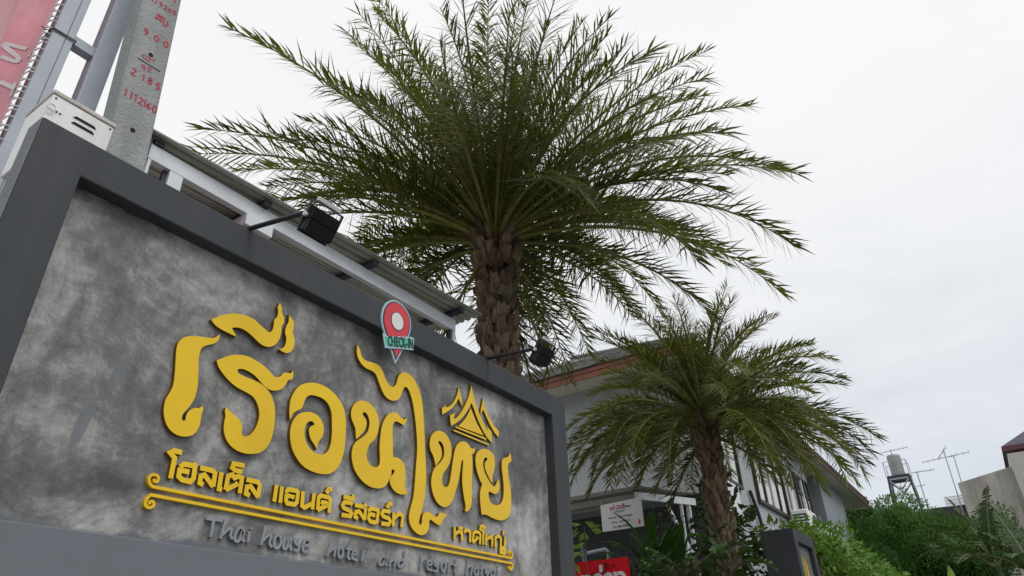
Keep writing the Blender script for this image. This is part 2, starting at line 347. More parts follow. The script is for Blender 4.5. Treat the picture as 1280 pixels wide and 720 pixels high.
# ------------------------------------------------------------------ sign artwork outlines, millimetres on the wall (x, z[, corner])
BIG = {
  'a': [[1589,2898,1],[1587,2869],[1570,2843],[1537,2822],[1517,2801],[1513,2770],[1517,2732],[1529,2673],[1537,2619],[1533,2568],[1517,2526],[1500,2495],[1497,2476],[1503,2467],[1515,2470],[1514,2489],[1522,2513],[1543,2532],[1563,2537],[1576,2551,1],[1584,2540],[1581,2517],[1583,2488],[1581,2458],[1568,2426],[1541,2408],[1507,2401],[1471,2409],[1441,2431],[1420,2468],[1412,2503],[1413,2535],[1424,2570],[1429,2605],[1423,2659],[1413,2716],[1406,2765],[1411,2795],[1429,2820],[1462,2839],[1503,2851],[1540,2860],[1568,2871]],
  'b': [[1532,2948,1],[1566,2979],[1607,3008],[1651,3029],[1698,3038],[1743,3038],[1777,3027],[1812,3013],[1843,3005],[1859,3026],[1860,3059],[1860,3081],[1873,3106],[1873,3134],[1867,3156],[1874,3185,1],[1890,3166],[1896,3137],[1914,3115],[1916,3086],[1907,3062],[1910,3030],[1904,2987],[1883,2951],[1848,2929],[1809,2928],[1770,2944],[1726,2961],[1688,2966],[1659,2959],[1643,2949],[1656,2934],[1674,2916,1],[1637,2918],[1589,2922],[1556,2931]],
  'c': [[1941,3147,1],[1950,3134],[1976,3115],[1979,3082],[1978,3057],[1993,3031],[1998,2989],[1985,2954],[1961,2937],[1938,2935],[1914,2940,1],[1936,2957],[1946,2982],[1945,3013],[1933,3039],[1933,3070],[1943,3102],[1942,3127]],
  'd': [[1599,2771,1],[1623,2790],[1659,2816],[1703,2835],[1750,2844],[1794,2839],[1840,2830],[1882,2812],[1914,2795],[1943,2806],[1957,2827],[1978,2838],[2004,2843],[2010,2864,1],[2018,2843],[2016,2817],[1993,2802],[1982,2775],[1960,2745],[1918,2725],[1879,2726],[1844,2743],[1809,2763],[1770,2774],[1733,2775],[1710,2763],[1720,2749],[1758,2743],[1807,2742],[1852,2734],[1894,2714],[1926,2679],[1946,2629],[1953,2566],[1951,2511],[1935,2460],[1905,2425],[1860,2406],[1809,2400],[1761,2409],[1722,2435],[1699,2474],[1694,2513],[1694,2538],[1686,2561],[1690,2578,1],[1712,2563],[1743,2551],[1773,2534],[1786,2511],[1788,2486],[1802,2473],[1827,2483],[1849,2512],[1862,2552],[1862,2595],[1846,2633],[1816,2662],[1771,2674],[1722,2682],[1677,2700],[1637,2725],[1612,2748]],
  'e': [[2038,2612,1],[2030,2635],[2024,2669],[2024,2710],[2034,2746],[2053,2781],[2086,2812],[2134,2835],[2185,2844],[2240,2841],[2291,2824],[2337,2796],[2371,2756],[2390,2696],[2398,2622],[2398,2548],[2385,2488],[2360,2442],[2322,2412],[2272,2399],[2215,2398],[2157,2410],[2110,2438],[2073,2478],[2052,2527],[2047,2575],[2056,2617],[2081,2652],[2121,2675],[2164,2684],[2204,2678],[2234,2654],[2249,2622],[2247,2585],[2229,2555],[2222,2533],[2221,2509,1],[2204,2528],[2179,2548],[2162,2574],[2159,2602],[2174,2620],[2186,2625],[2179,2638],[2158,2638],[2139,2621],[2132,2591],[2136,2557],[2153,2527],[2186,2501],[2226,2489],[2264,2495],[2291,2518],[2304,2557],[2305,2610],[2296,2671],[2285,2721],[2259,2757],[2223,2774],[2176,2776],[2138,2769],[2115,2749],[2105,2718],[2101,2696],[2088,2680],[2066,2665],[2048,2643]],
  'f': [[2472,2624,1],[2467,2651],[2459,2681],[2442,2704],[2426,2727],[2420,2758],[2428,2793],[2451,2822],[2487,2842],[2530,2847],[2571,2837],[2604,2813],[2626,2777],[2632,2733],[2626,2691],[2607,2654],[2577,2623],[2564,2596],[2557,2563],[2566,2534],[2590,2512],[2623,2507],[2649,2516],[2660,2538],[2656,2577],[2649,2624],[2649,2680],[2655,2739],[2673,2786],[2699,2823],[2738,2845],[2774,2848],[2806,2832],[2835,2829],[2849,2849,1],[2850,2825],[2830,2795],[2803,2797],[2772,2800],[2749,2788],[2740,2757],[2744,2712],[2751,2664],[2755,2616],[2761,2590,1],[2796,2596],[2833,2584],[2859,2556],[2867,2517],[2866,2469],[2875,2435],[2892,2412,1],[2848,2402],[2807,2403],[2771,2420],[2747,2448],[2749,2476],[2775,2507],[2776,2519],[2761,2524],[2753,2512],[2753,2491],[2737,2456],[2714,2424],[2672,2403],[2613,2398],[2559,2410],[2509,2438],[2473,2476],[2454,2524],[2452,2562],[2463,2595],[2482,2617],[2511,2640],[2540,2668],[2556,2697],[2560,2735],[2548,2765],[2532,2782],[2513,2784],[2503,2773],[2509,2762],[2528,2751],[2538,2733],[2537,2709],[2525,2682],[2504,2654],[2488,2637]],
  'g': [[2417,3151,1],[2439,3134],[2454,3103],[2487,3082],[2542,3088],[2590,3089],[2629,3065],[2654,3029],[2690,2998],[2724,2996],[2747,3022],[2760,3070],[2783,3103],[2826,3120],[2872,3113],[2915,3088],[2949,3047],[2977,2991],[2997,2895],[3012,2799],[3041,2566],[3043,2499],[3037,2432],[3025,2374],[3007,2315],[2997,2278],[3004,2264],[3019,2270],[3023,2294],[3028,2322],[3049,2339],[3080,2345],[3112,2335],[3138,2326],[3160,2335],[3172,2353],[3196,2358],[3216,2355],[3238,2363,1],[3236,2346],[3217,2333],[3204,2309],[3179,2286],[3140,2291],[3095,2305],[3085,2291],[3084,2260],[3067,2230],[3028,2211],[2983,2215],[2939,2239],[2915,2278],[2916,2317],[2925,2349],[2940,2399],[2947,2465],[2950,2547],[2955,2688],[2938,2805],[2918,2886],[2891,2965],[2861,3013],[2837,3030],[2816,3021],[2802,2989],[2780,2942],[2740,2915],[2690,2912],[2647,2935],[2609,2984],[2581,3024],[2548,3037],[2492,3039],[2451,3059],[2424,3092],[2417,3126]],
  'h': [[3124,2619,1],[3115,2648],[3097,2679],[3076,2700],[3065,2728],[3066,2764],[3084,2802],[3116,2829],[3157,2843],[3206,2839],[3246,2812],[3269,2772],[3272,2718],[3259,2670],[3229,2624],[3198,2587],[3188,2550],[3196,2522],[3219,2511],[3246,2523],[3263,2556],[3275,2616],[3287,2681],[3300,2738],[3319,2784],[3352,2817],[3396,2833],[3434,2830],[3468,2809],[3492,2808],[3512,2826,1],[3512,2805],[3504,2784],[3484,2770],[3488,2724],[3487,2659],[3483,2594],[3483,2522],[3481,2460],[3462,2422],[3426,2400],[3416,2405,1],[3421,2432],[3410,2465],[3395,2515],[3385,2566],[3384,2620],[3389,2675],[3391,2705],[3379,2708],[3370,2680],[3361,2633],[3347,2577],[3326,2520],[3297,2454],[3264,2415],[3217,2394],[3170,2400],[3130,2426],[3101,2470],[3090,2518],[3096,2562],[3114,2600],[3136,2623],[3163,2645],[3192,2679],[3202,2715],[3196,2750],[3177,2773],[3153,2778],[3143,2766],[3161,2751],[3176,2728],[3180,2702],[3172,2673],[3146,2641]],
  'i': [[3586,2408,1],[3579,2440],[3570,2492],[3571,2547],[3593,2598,1],[3567,2624],[3543,2661],[3525,2704],[3520,2750],[3535,2791],[3575,2822],[3623,2838],[3680,2839],[3722,2819],[3738,2783],[3732,2728],[3711,2685],[3706,2651],[3705,2625,1],[3678,2645],[3646,2677],[3625,2706],[3622,2739],[3635,2758],[3652,2774],[3639,2784],[3615,2771],[3603,2739],[3609,2703],[3630,2669],[3662,2642],[3694,2616],[3726,2610],[3746,2625],[3760,2652],[3777,2662,1],[3788,2643],[3787,2609],[3775,2583],[3742,2563],[3701,2563],[3672,2567],[3661,2549],[3668,2518],[3692,2497],[3732,2490],[3781,2502],[3815,2529],[3833,2575],[3835,2633],[3828,2689],[3818,2746],[3819,2796],[3837,2821],[3876,2836],[3899,2848],[3917,2878,1],[3930,2860],[3936,2831],[3919,2809],[3898,2797],[3891,2761],[3898,2703],[3913,2647],[3922,2581],[3920,2514],[3906,2464],[3870,2429],[3811,2406],[3746,2401],[3683,2407],[3636,2414]],
}
EMBLEM = [
  [[3475,3250,1],[3496,3196],[3516,3150],[3550,3093],[3594,3039],[3645,2986],[3668,2964,1],[3647,2998,1],[3683,2988],[3709,2975,1],[3708,2899,1],[3644,2931],[3582,2985],[3532,3045],[3497,3098],[3478,3120,1],[3455,3078],[3410,3019],[3364,2973],[3319,2937],[3269,2905,1],[3260,2937],[3255,2973,1],[3283,2986],[3315,3008,1],[3300,2985],[3293,2957,1],[3324,2973],[3369,3023],[3409,3084],[3445,3149],[3463,3202]],
  [[3470,3078,1],[3497,3047],[3544,2990],[3616,2928,1],[3342,2922,1],[3399,2975],[3440,3027]],
  [[3314,2915,1],[3647,2917,1],[3644,2904,1],[3311,2904,1]],
  [[3295,2888,1],[3677,2884,1],[3675,2873,1],[3293,2878,1]],
  [[3336,3186,1],[3354,3153],[3371,3119],[3380,3064,1],[3359,3085],[3340,3110,1],[3315,3072],[3276,3027],[3227,2987],[3178,2955,1],[3174,2994,1],[3193,3011],[3214,3026,1],[3209,3009,1],[3226,3016],[3259,3037],[3298,3082],[3325,3136]],
  [[3608,3190,1],[3627,3147],[3659,3092],[3710,3050],[3752,3017,1],[3747,3028,1],[3795,3000,1],[3788,2957,1],[3735,2985],[3684,3027],[3639,3078],[3610,3110,1],[3582,3061,1],[3584,3103],[3597,3146]],
]
THAI = [
  [[[1533,2338],[1499,2339],[1484,2327],[1507,2311],[1509,2229]]],
  [[[1537,2280],[1551,2295],[1597,2298],[1605,2310]],[[1601,2299],[1606,2248],[1594,2232],[1558,2233],[1540,2244],[1539,2268],[1572,2269],[1572,2258]]],
  [[[1626,2296],[1687,2296],[1699,2287],[1701,2232]],[[1701,2232],[1651,2271],[1636,2263],[1637,2236],[1655,2231]]],
  [[[1728,2298],[1730,2229],[1745,2228]]],
  [[[1762,2230],[1762,2288],[1781,2298],[1795,2287],[1812,2298],[1831,2294],[1833,2228]],[[1762,2230],[1808,2261],[1800,2269]]],
  [[[1834,2348],[1778,2345],[1775,2327],[1792,2319],[1828,2321]]],
  [[[1855,2292],[1918,2292],[1928,2280],[1928,2228]],[[1928,2228],[1881,2267],[1863,2261],[1863,2233],[1884,2228]]],
  [[[2017,2299],[2017,2224]],[[2047,2297],[2050,2224]]],
  [[[2074,2274],[2083,2291],[2132,2293],[2143,2286],[2143,2242],[2131,2230],[2089,2229],[2080,2241],[2079,2263],[2115,2262],[2112,2253]]],
  [[[2171,2297],[2175,2233],[2190,2226],[2205,2234],[2242,2256]],[[2238,2300],[2239,2225]]],
  [[[2271,2227],[2269,2285],[2280,2297],[2329,2297],[2343,2290],[2344,2225]],[[2271,2227],[2326,2259],[2318,2269],[2296,2267],[2293,2256]]],
  [[[2349,2340],[2324,2336],[2318,2324],[2330,2318]]],
  [[[2492,2288],[2480,2296],[2436,2292],[2426,2275],[2434,2264],[2481,2255],[2492,2246],[2485,2231],[2426,2229]]],
  [[[2493,2338],[2492,2318],[2427,2317]]],
  [[[2508,2290],[2572,2291],[2585,2281],[2584,2228]],[[2584,2228],[2541,2264],[2518,2257],[2516,2234],[2537,2228]],[[2574,2291],[2585,2309]]],
  [[[2606,2273],[2621,2291],[2667,2293],[2678,2286],[2673,2234],[2657,2225],[2623,2227],[2611,2241],[2614,2262],[2647,2262],[2646,2251]]],
  [[[2766,2290],[2755,2298],[2715,2294],[2705,2277],[2716,2266],[2761,2261],[2773,2249],[2762,2231],[2706,2228]]],
  [[[2780,2343],[2753,2335],[2745,2323],[2760,2322]]],
  [[[2795,2297],[2796,2226]],[[2796,2264],[2828,2293],[2854,2297],[2867,2289],[2861,2229]]],
  [[[3320,2297],[3322,2227]],[[3325,2256],[3359,2276],[3388,2283],[3388,2299],[3355,2293]],[[3370,2275],[3392,2265],[3388,2227]]],
  [[[3414,2275],[3426,2293],[3462,2294],[3474,2283],[3472,2228]]],
  [[[3498,2231],[3507,2286],[3524,2297],[3567,2297],[3577,2287],[3572,2229]],[[3498,2231],[3550,2262],[3530,2268]]],
  [[[3606,2231],[3608,2312],[3577,2321],[3580,2335],[3606,2344],[3623,2337],[3608,2324]]],
  [[[3638,2300],[3636,2231]],[[3639,2263],[3667,2282],[3698,2291],[3697,2303]],[[3679,2283],[3703,2274],[3699,2230]]],
  [[[3737,2230],[3738,2287],[3762,2302],[3790,2300],[3798,2290],[3795,2239],[3837,2236],[3849,2310]],[[3845,2228],[3792,2228],[3791,2206],[3836,2207],[3845,2228]]],
  [[[3830,2343],[3827,2318]]],
]
ENGLISH = [
  [[[1700,2103],[1777,2106]],[[1734,2106],[1734,2035]]],
  [[[1790,2114],[1780,2035]],[[1784,2049],[1810,2077],[1825,2077],[1824,2054],[1837,2040]]],
  [[[1879,2090],[1861,2090],[1846,2057],[1853,2036],[1871,2040],[1882,2086],[1884,2050],[1897,2037]]],
  [[[1913,2082],[1915,2036]],[[1921,2097],[1925,2093]]],
  [[[1993,2117],[1983,2034]],[[1987,2051],[2014,2079],[2028,2077],[2025,2047],[2041,2032]]],
  [[[2059,2086],[2047,2060],[2055,2035],[2076,2034],[2087,2061],[2075,2085],[2059,2086]]],
  [[[2101,2082],[2102,2039],[2120,2037],[2138,2078],[2139,2044],[2152,2032]]],
  [[[2188,2087],[2167,2081],[2164,2066],[2188,2054],[2186,2036],[2162,2034]]],
  [[[2217,2057],[2250,2070],[2242,2089],[2222,2084],[2211,2052],[2224,2033],[2257,2047]]],
  [[[2383,2088],[2362,2029]],[[2367,2044],[2396,2068],[2406,2062],[2406,2029]]],
  [[[2451,2076],[2457,2069],[2460,2058],[2459,2046],[2454,2037],[2446,2032],[2439,2033],[2433,2040],[2430,2051],[2431,2063],[2436,2072],[2443,2077],[2451,2076]]],
  [[[2500,2095],[2495,2040],[2513,2034]],[[2478,2078],[2520,2077]]],
  [[[2525,2054],[2553,2062],[2546,2076],[2527,2069],[2524,2039],[2560,2032]]],
  [[[2598,2084],[2589,2030]]],
  [[[2757,2068],[2734,2068],[2713,2041],[2720,2026],[2743,2032],[2757,2064],[2756,2038],[2771,2026]]],
  [[[2794,2064],[2788,2024]],[[2788,2043],[2816,2061],[2830,2055],[2825,2024]]],
  [[[2905,2112],[2897,2036]],[[2894,2066],[2865,2063],[2853,2040],[2873,2030],[2898,2052]]],
  [[[3040,2094],[3035,2032]],[[3036,2068],[3058,2091],[3078,2089]]],
  [[[3092,2062],[3125,2071],[3116,2088],[3094,2077],[3091,2043],[3130,2039]]],
  [[[3179,2091],[3149,2084],[3153,2068],[3178,2058],[3170,2037],[3139,2038]]],
  [[[3240,2091],[3246,2083],[3248,2071],[3245,2058],[3238,2047],[3228,2042],[3219,2043],[3213,2051],[3211,2063],[3214,2076],[3221,2087],[3231,2092],[3240,2091]]],
  [[[3280,2093],[3272,2038]],[[3275,2071],[3298,2090],[3314,2088]]],
  [[[3344,2114],[3333,2047],[3353,2044]],[[3316,2084],[3364,2084]]],
  [[[3459,2130],[3442,2040]],[[3446,2075],[3476,2095],[3493,2088],[3485,2042]]],
  [[[3549,2090],[3555,2083],[3556,2073],[3553,2062],[3546,2053],[3537,2049],[3528,2050],[3522,2056],[3521,2066],[3524,2077],[3531,2086],[3540,2091],[3549,2090]],[[3562,2095],[3556,2048]]],
  [[[3600,2114],[3587,2052]],[[3573,2092],[3613,2091]]],
  [[[3631,2097],[3637,2068],[3665,2088]],[[3675,2098],[3638,2033]]],
  [[[3719,2096],[3725,2090],[3727,2080],[3723,2069],[3715,2060],[3706,2055],[3696,2056],[3690,2063],[3689,2073],[3692,2084],[3700,2093],[3710,2097],[3719,2096]],[[3731,2098],[3724,2054]]],
  [[[3763,2098],[3754,2055]],[[3769,2120],[3771,2115]]],
]
PIN = [[2600,3497],[2652,3507],[2714,3489],[2759,3445],[2773,3387],[2762,3328],[2717,3219],[2659,3102,1],[2610,3184],[2551,3264],[2522,3330],[2526,3402],[2554,3460]]
RULES = [[[1441,2186],[3913,2184]],[[1442,2148],[3917,2159]]]
SCROLLS = [[[1444,2186],[1427,2199],[1425,2220],[1442,2231],[1459,2224],[1460,2208],[1447,2206],[1443,2215]],[[1445,2148],[1432,2131],[1435,2112],[1454,2106],[1467,2119],[1459,2131],[1447,2126],[1451,2118]],[[3911,2184],[3929,2199],[3924,2218],[3906,2226],[3891,2214],[3900,2202]],[[3912,2158],[3932,2147],[3925,2124],[3903,2114],[3891,2124],[3904,2133]]]
PLAQUE = [[2531,3245,1],[2550,3249,1],[2568,3243,1],[2775,3314,1],[2795,3310,1],[2795,3234,1],[2718,3213,1],[2559,3163,1]]

# ------------------------------------------------------------------ setting: ground, forecourt, road
g = MB(); g.add([(-400, -400, 0), (400, -400, 0), (400, 400, 0), (-400, 400, 0)], [(0, 1, 2, 3)])
g.build('ground', MT['paving'], kind='structure')
g = MB(); g.add([(-400, -14, .004), (400, -14, .004), (400, -4.2, .004), (-400, -4.2, .004)], [(0, 1, 2, 3)])
g.build('road', MT['asphalt'], kind='structure')
g = MB(); g.box(-60, 60, -4.2, -4.02, 0.0, .13)
g.build('kerb', MT['paving'], kind='structure', bevel=.015)

# ------------------------------------------------------------------ the sign wall
sign = thing('sign_wall', (0, 0, 0), 'large grey hotel sign wall with raised yellow lettering on a cement panel', 'sign')
XL, XR, ZB, ZT = .638, 4.645, 1.98, 3.458
IL, IR, IT = .829, 4.440, 3.285
fr = MB(); fr.prism([(XL, ZB), (XL, ZT), (XR, ZT), (XR, ZB), (IR, ZB), (IR, IT), (IL, IT), (IL, ZB)], 0, .115)
fr.build('frame', MT['frame'], sign, bevel=.006)
b = MB(); b.box(XL, XR, 0, .115, 0, ZB)
b.build('base', MT['ledge'], sign, bevel=.004)
b = MB(); b.box(IL - .005, IR + .005, 0.077, .112, ZB - .002, IT + .004)
b.build('panel', MT['cement'], sign)
b = MB(); b.box(XL - .004, XL - .0005, .004, .113, 0, ZT - .004); b.build('side_render', MT['side_render'], sign)
YF, YB = .056, .0785
GOLD2 = [MT['gold'], MT['gold_shaded']]
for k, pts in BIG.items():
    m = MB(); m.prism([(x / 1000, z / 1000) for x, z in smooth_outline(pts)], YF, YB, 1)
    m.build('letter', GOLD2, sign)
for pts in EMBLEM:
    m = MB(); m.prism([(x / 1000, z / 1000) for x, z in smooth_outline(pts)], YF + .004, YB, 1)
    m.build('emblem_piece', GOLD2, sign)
for strokes in THAI:
    m = MB()
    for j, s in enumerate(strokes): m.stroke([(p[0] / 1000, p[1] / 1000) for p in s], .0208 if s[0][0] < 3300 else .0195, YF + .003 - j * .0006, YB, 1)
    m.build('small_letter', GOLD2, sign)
for strokes in ENGLISH:
    m = MB()
    for j, s in enumerate(strokes):
        q = [(p[0] / 1000, p[1] / 1000) for p in s]
        if len(q) > 2: q = [(v.x, v.y) for v in curve([(a, c, 0) for a, c in q], 3)]
        m.stroke(q, .0120, YF + .004 - j * .0006, YB)
    m.build('script_letter', MT['steel_letter'], sign)
for (a, c), ends in zip(RULES, ((0, 2), (1, 3))):
    z = (a[1] + c[1]) / 2000
    m = MB(); m.box(a[0] / 1000, c[0] / 1000, YF + .003, YB, z - .006, z + .006)
    m.build('rule_line', MT['gold'], sign)
    for e_ in ends:
        q = [(p[0] / 1000, p[1] / 1000) for p in SCROLLS[e_]]
        q[0] = (q[0][0], z)
        m = MB(); m.stroke([(v.x, v.y) for v in curve([(x, zz, 0) for x, zz in q], 3)], .011, YF + .0036, YB)
        m.build('scroll', MT['gold'], sign)

# ------------------------------------------------------------------ check-in pin board fixed to the frame
pin = thing('location_pin_board', (2.65, -.012, 3.37), 'red map pin cut-out board reading CHECK-IN on the sign frame', 'sign')
def pin_layer(name, poly, y0, y1, mat, parent=pin):
    m = MB(); m.prism([(x - 2.65, z - 3.37) for x, z in poly], y0 + .012, y1 + .012); return m.build(name, mat, parent)
po = [(x / 1000, z / 1000) for x, z in smooth_outline(PIN)]
def shrink(poly, d):
    n = len(poly); res = []
    A_ = sum(poly[i][0] * poly[(i + 1) % n][1] - poly[(i + 1) % n][0] * poly[i][1] for i in range(n)); sg = 1 if A_ > 0 else -1
    for i in range(n):
        a, p, c = Vector(poly[i - 1]), Vector(poly[i]), Vector(poly[(i + 1) % n])
        n1 = Vector((-(p - a).y, (p - a).x)).normalized(); n2 = Vector((-(c - p).y, (c - p).x)).normalized(); nn = (n1 + n2).normalized()
        q = p + nn * d * sg / max(.35, nn.dot(n1)); res.append((q.x, q.y))
    return res
pin_layer('backing', po, -.012, -.001, MT['lightblue'])
pin_layer('outline', shrink(po, .010), -.0145, -.0115, MT['navy'])
pin_layer('red_face', shrink(po, .018), -.0165, -.014, MT['red'])
def ring(cx, cz, rx, rz, n=32): return [(cx + rx * math.cos(2 * math.pi * k / n), cz + rz * math.sin(2 * math.pi * k / n)) for k in range(n)]
pin_layer('disc_outline', ring(2.647, 3.370, .055, .060), -.018, -.016, MT['navy'])
pin_layer('disc', ring(2.647, 3.370, .050, .055), -.0195, -.0175, MT['white'])
pl = [(x / 1000, z / 1000) for x, z, _ in PLAQUE]
pin_layer('plaque', pl, -.022, -.0165, MT['lightblue'])
pin_layer('plaque_face', shrink(pl, .011), -.024, -.0215, MT['teal'])
ang = math.atan2(.071, .235)
x0 = 2.572
for i, ch in enumerate('CHECK-IN'):
    w = .015 if ch in 'I' else (.018 if ch == '-' else .0300)
    me = text_mesh(ch, .085, .0012, .0022)
    o = obj('plaque_letter', me, MT['green'], pin)
    cx = x0 + w / 2; x0 += w
    o.location = (cx - 2.65, -.0135, 3.2105 + (cx - 2.68) * math.tan(ang) * .93 - 3.37 + .030)
    o.rotation_euler = (math.pi / 2, -ang * .55, 0); o.scale = (.56, 1.0, 1)

# ------------------------------------------------------------------ floodlights on arms
def floodlight(base, tip, label, tilt, turn):
    t = thing('floodlight', base, label, 'floodlight', 'floodlights over the sign wall')
    B_ = Vector(base); T_ = Vector(tip) - B_
    m = MB(); m.tube([(0, .04, -.02), (0, 0, 0), T_ * .97], .0125, 10); m.build('arm', MT['black_metal'], t, smooth=False)
    m = MB(); m.box(-.035, .035, -.012, .06, -.0118, .004); m.build('base_plate', MT['black_metal'], t)
    mat_ = Matrix.Translation(T_) @ Matrix.Rotation(turn, 4, 'Z') @ Matrix.Rotation(tilt, 4, 'X') @ Matrix.Scale(.66, 4) @ Matrix.Translation((.03, 0, .045))
    def part(mb, name, mat, parent=t, bevel=0):
        mb.v = [tuple(mat_ @ Vector(v)) for v in mb.v]; return mb.build(name, mat, parent, bevel=bevel)
    # local frame: X width, -Y back (fins), +Y lens, Z along the body
    W = .245
    h = part(MB().box(0, W, -.020, .020, -.155, .035), 'housing', MT['black_metal'], bevel=.002)
    part(MB().box(-.008, W + .008, .020, .030, -.170, .045), 'lens_frame', MT['black_metal'])
    part(MB().box(.014, W - .014, .030, .034, -.150, .028), 'lens', MT['lens'])
    for row, (z0, z1) in enumerate(((-.148, -.066), (-.054, .028))):
        for k in range(19):
            x = .008 + k * (W - .016) / 18
            part(MB().box(x - .0022, x + .0022, -.046, -.020, z0, z1), 'fin', MT['black_metal'], h)
    y = MB(); y.bar((-.016, 0, -.06), (-.016, -.0, .078), .006, .030, (0, 1, 0)); y.bar((W + .016, 0, -.06), (W + .016, 0, .078), .006, .030, (0, 1, 0)); y.bar((-.019, 0, .078), (W + .019, 0, .078), .030, .006, (0, 0, 1))
    part(y, 'yoke', MT['black_metal'])
    part(MB().box(.02, W - .02, -.018, .018, .083, .115), 'driver_box', MT['white'], bevel=.003)
    k = MB(); k.tube([(-.03, 0, -.045), (-.008, 0, -.045)], .018, 10); part(k, 'clamp_bolt', MT['steel_light'])
    return t
floodlight((1.600, .03, 3.470), tuple(pt(380, 266, Y=-.40)), 'black finned floodlight on an arm, the nearer one by the utility pole', math.radians(28), math.radians(0))
floodlight((3.590, .03, 3.470), tuple(pt(668, 436, Y=-.44)), 'black finned floodlight on an arm, the farther one in front of the palm trunk', math.radians(34), math.radians(0))

# ------------------------------------------------------------------ concrete utility pole with red brush writing
pole = thing('utility_pole', (1.50, .52, 0), 'tall grey concrete utility pole with red brush-painted numbers', 'utility pole')
PO = Vector((1.50, .52, 0))
def px_at(z, side):     # front face edges of the leaning, tapering pole
    return (1.020 + (z - 4.055) * -.0729) if side < 0 else (1.236 + (z - 3.821) * -.0699)
def pole_ring(z):
    a, c = px_at(z, -1), px_at(z, 1); d = .165 - .006 * z; ch = .012
    return [Vector(v) - PO for v in ((a + ch, .45, z), (c - ch, .45, z), (c, .45 + ch, z), (c, .45 + d, z), (a, .45 + d, z), (a, .45 + ch, z))]
m = MB()
zs = [0, 1.5, 3, 4.5, 6, 7.5, 9]
for a_, c_ in zip(zs, zs[1:]): pass
ringv = [v for z in zs for v in pole_ring(z)]; n6 = 6
fs = [(i * n6 + k, i * n6 + (k + 1) % n6, (i + 1) * n6 + (k + 1) % n6, (i + 1) * n6 + k) for i in range(len(zs) - 1) for k in range(n6)]
fs += [tuple(reversed(range(n6))), tuple(range((len(zs) - 1) * n6, len(zs) * n6))]
m.add(ringv, fs); m.build('shaft', MT['pole'], pole)
DIG = {'0': [[(.5, 1), (.1, .7), (.1, .3), (.5, 0), (.9, .3), (.9, .7), (.5, 1)]], '1': [[(.2, .75), (.55, 1), (.45, 0)]], '2': [[(.1, .8), (.45, 1), (.85, .75), (.1, .05), (.95, 0)]],
 '4': [[(.8, 0), (.5, .95), (.05, .3), (.8, .25)]], '5': [[(.9, 1), (.3, 1), (.2, .55), (.7, .55), (.85, .25), (.5, 0), (.1, .1)]], '6': [[(.8, .95), (.2, .6), (.15, .2), (.5, 0), (.85, .25), (.5, .5), (.2, .35)]],
 '8': [[(.5, .52), (.15, .75), (.5, 1), (.85, .75), (.5, .52), (.1, .25), (.5, 0), (.9, .25), (.5, .52)]], '9': [[(.8, .6), (.3, .5), (.15, .8), (.55, 1), (.85, .75), (.75, .2), (.3, 0)]],
 '/': [[(.7, 1.1), (.3, -.15)]], '|': [[(.5, 1.05), (.5, -.1)]], '.': [[(.4, .1), (.5, 0)]],
 'ส': [[(.05, .45), (.1, .1), (.3, .3), (.45, .8), (.85, .95), (.85, 0)], [(.3, .3), (.85, .4)], [(.7, 1.0), (1.0, 1.15)], [(.05, .9), (.45, 1.0), (.8, .8)]],
 'บ': [[(.05, .85), (.2, 1), (.25, .8), (.2, 0), (.8, 0), (.85, 1.0)]]}
def pole_text(chars, pts_, h, w, name='red_writing', thick=.008):
    m = MB()
    for ch, (qx, qy) in zip(chars, pts_):
        c0 = pt(qx, qy, Y=.447)
        for j, s in enumerate(DIG[ch]):
            q = [(c0.x + (u - .5) * w - (v - .5) * h * .07, c0.z + (v - .5) * h) for u, v in s]
            if len(q) > 3: q = [(v.x, v.y) for v in curve([(a, c, 0) for a, c in q], 2)]
            m.stroke([(a - PO.x, c) for a, c in q], thick, .4485 - PO.y - .0004 * j, .4505 - PO.y)
    m.build(name, MT['red_paint'], pole)
def lin(a, c, n): return [(a[0] + (c[0] - a[0]) * k / max(1, n - 1), a[1] + (c[1] - a[1]) * k / max(1, n - 1)) for k in range(n)]
pole_text('1', [(219, 1.5)], .030, .018)
pole_text('1/9265', [(191.5, 0), (195.5, 2), (201.5, 5.2), (207.5, 9.5), (212.5, 12.5), (218, 15.5)], .030, .022, thick=.006)
pole_text('สบ', [(199, 22.5), (207, 27.5)], .045, .036)
pole_text('9.00', [(182.8, 39.5), (188, 45), (196, 47.8), (207.8, 55.2)], .042, .026)
pole_text('021', [(180.8, 70.5), (186.8, 74), (192.5, 76.5)], .028, .026, thick=.005)
pole_text('45', [(180.0, 83.5), (187.0, 87)], .030, .026, thick=.005)
pole_text('2185', [(167.8, 89.5), (180, 97), (188, 101), (197.8, 108)], .042, .027)
pole_text('1|12|60', [(157.8, 115.5), (164.8, 118.5), (170.2, 122), (176.8, 126.5), (181.6, 129), (186.4, 132), (193.4, 136.5)], .042, .025)
m = MB(); a_, c_ = pt(172.5, 72.5, Y=.448), pt(200.5, 89.5, Y=.448)
m.stroke([(a_.x - PO.x, a_.z), (c_.x - PO.x, c_.z)], .006, .4486 - PO.y, .4504 - PO.y); m.build('black_mark', MT['dark'], pole)
for qx, qy in ((188.8, 68.5), (166.2, 162.5)):
    c0 = pt(qx, qy, Y=.448); m = MB(); m.prism([(c0.x - PO.x + .013 * math.cos(k * .7854 + .3), c0.z + .014 * math.sin(k * .7854 + .3)) for k in range(8)], .4478 - PO.y, .4506 - PO.y)
    m.build('bolt_hole', MT['dark'], pole)

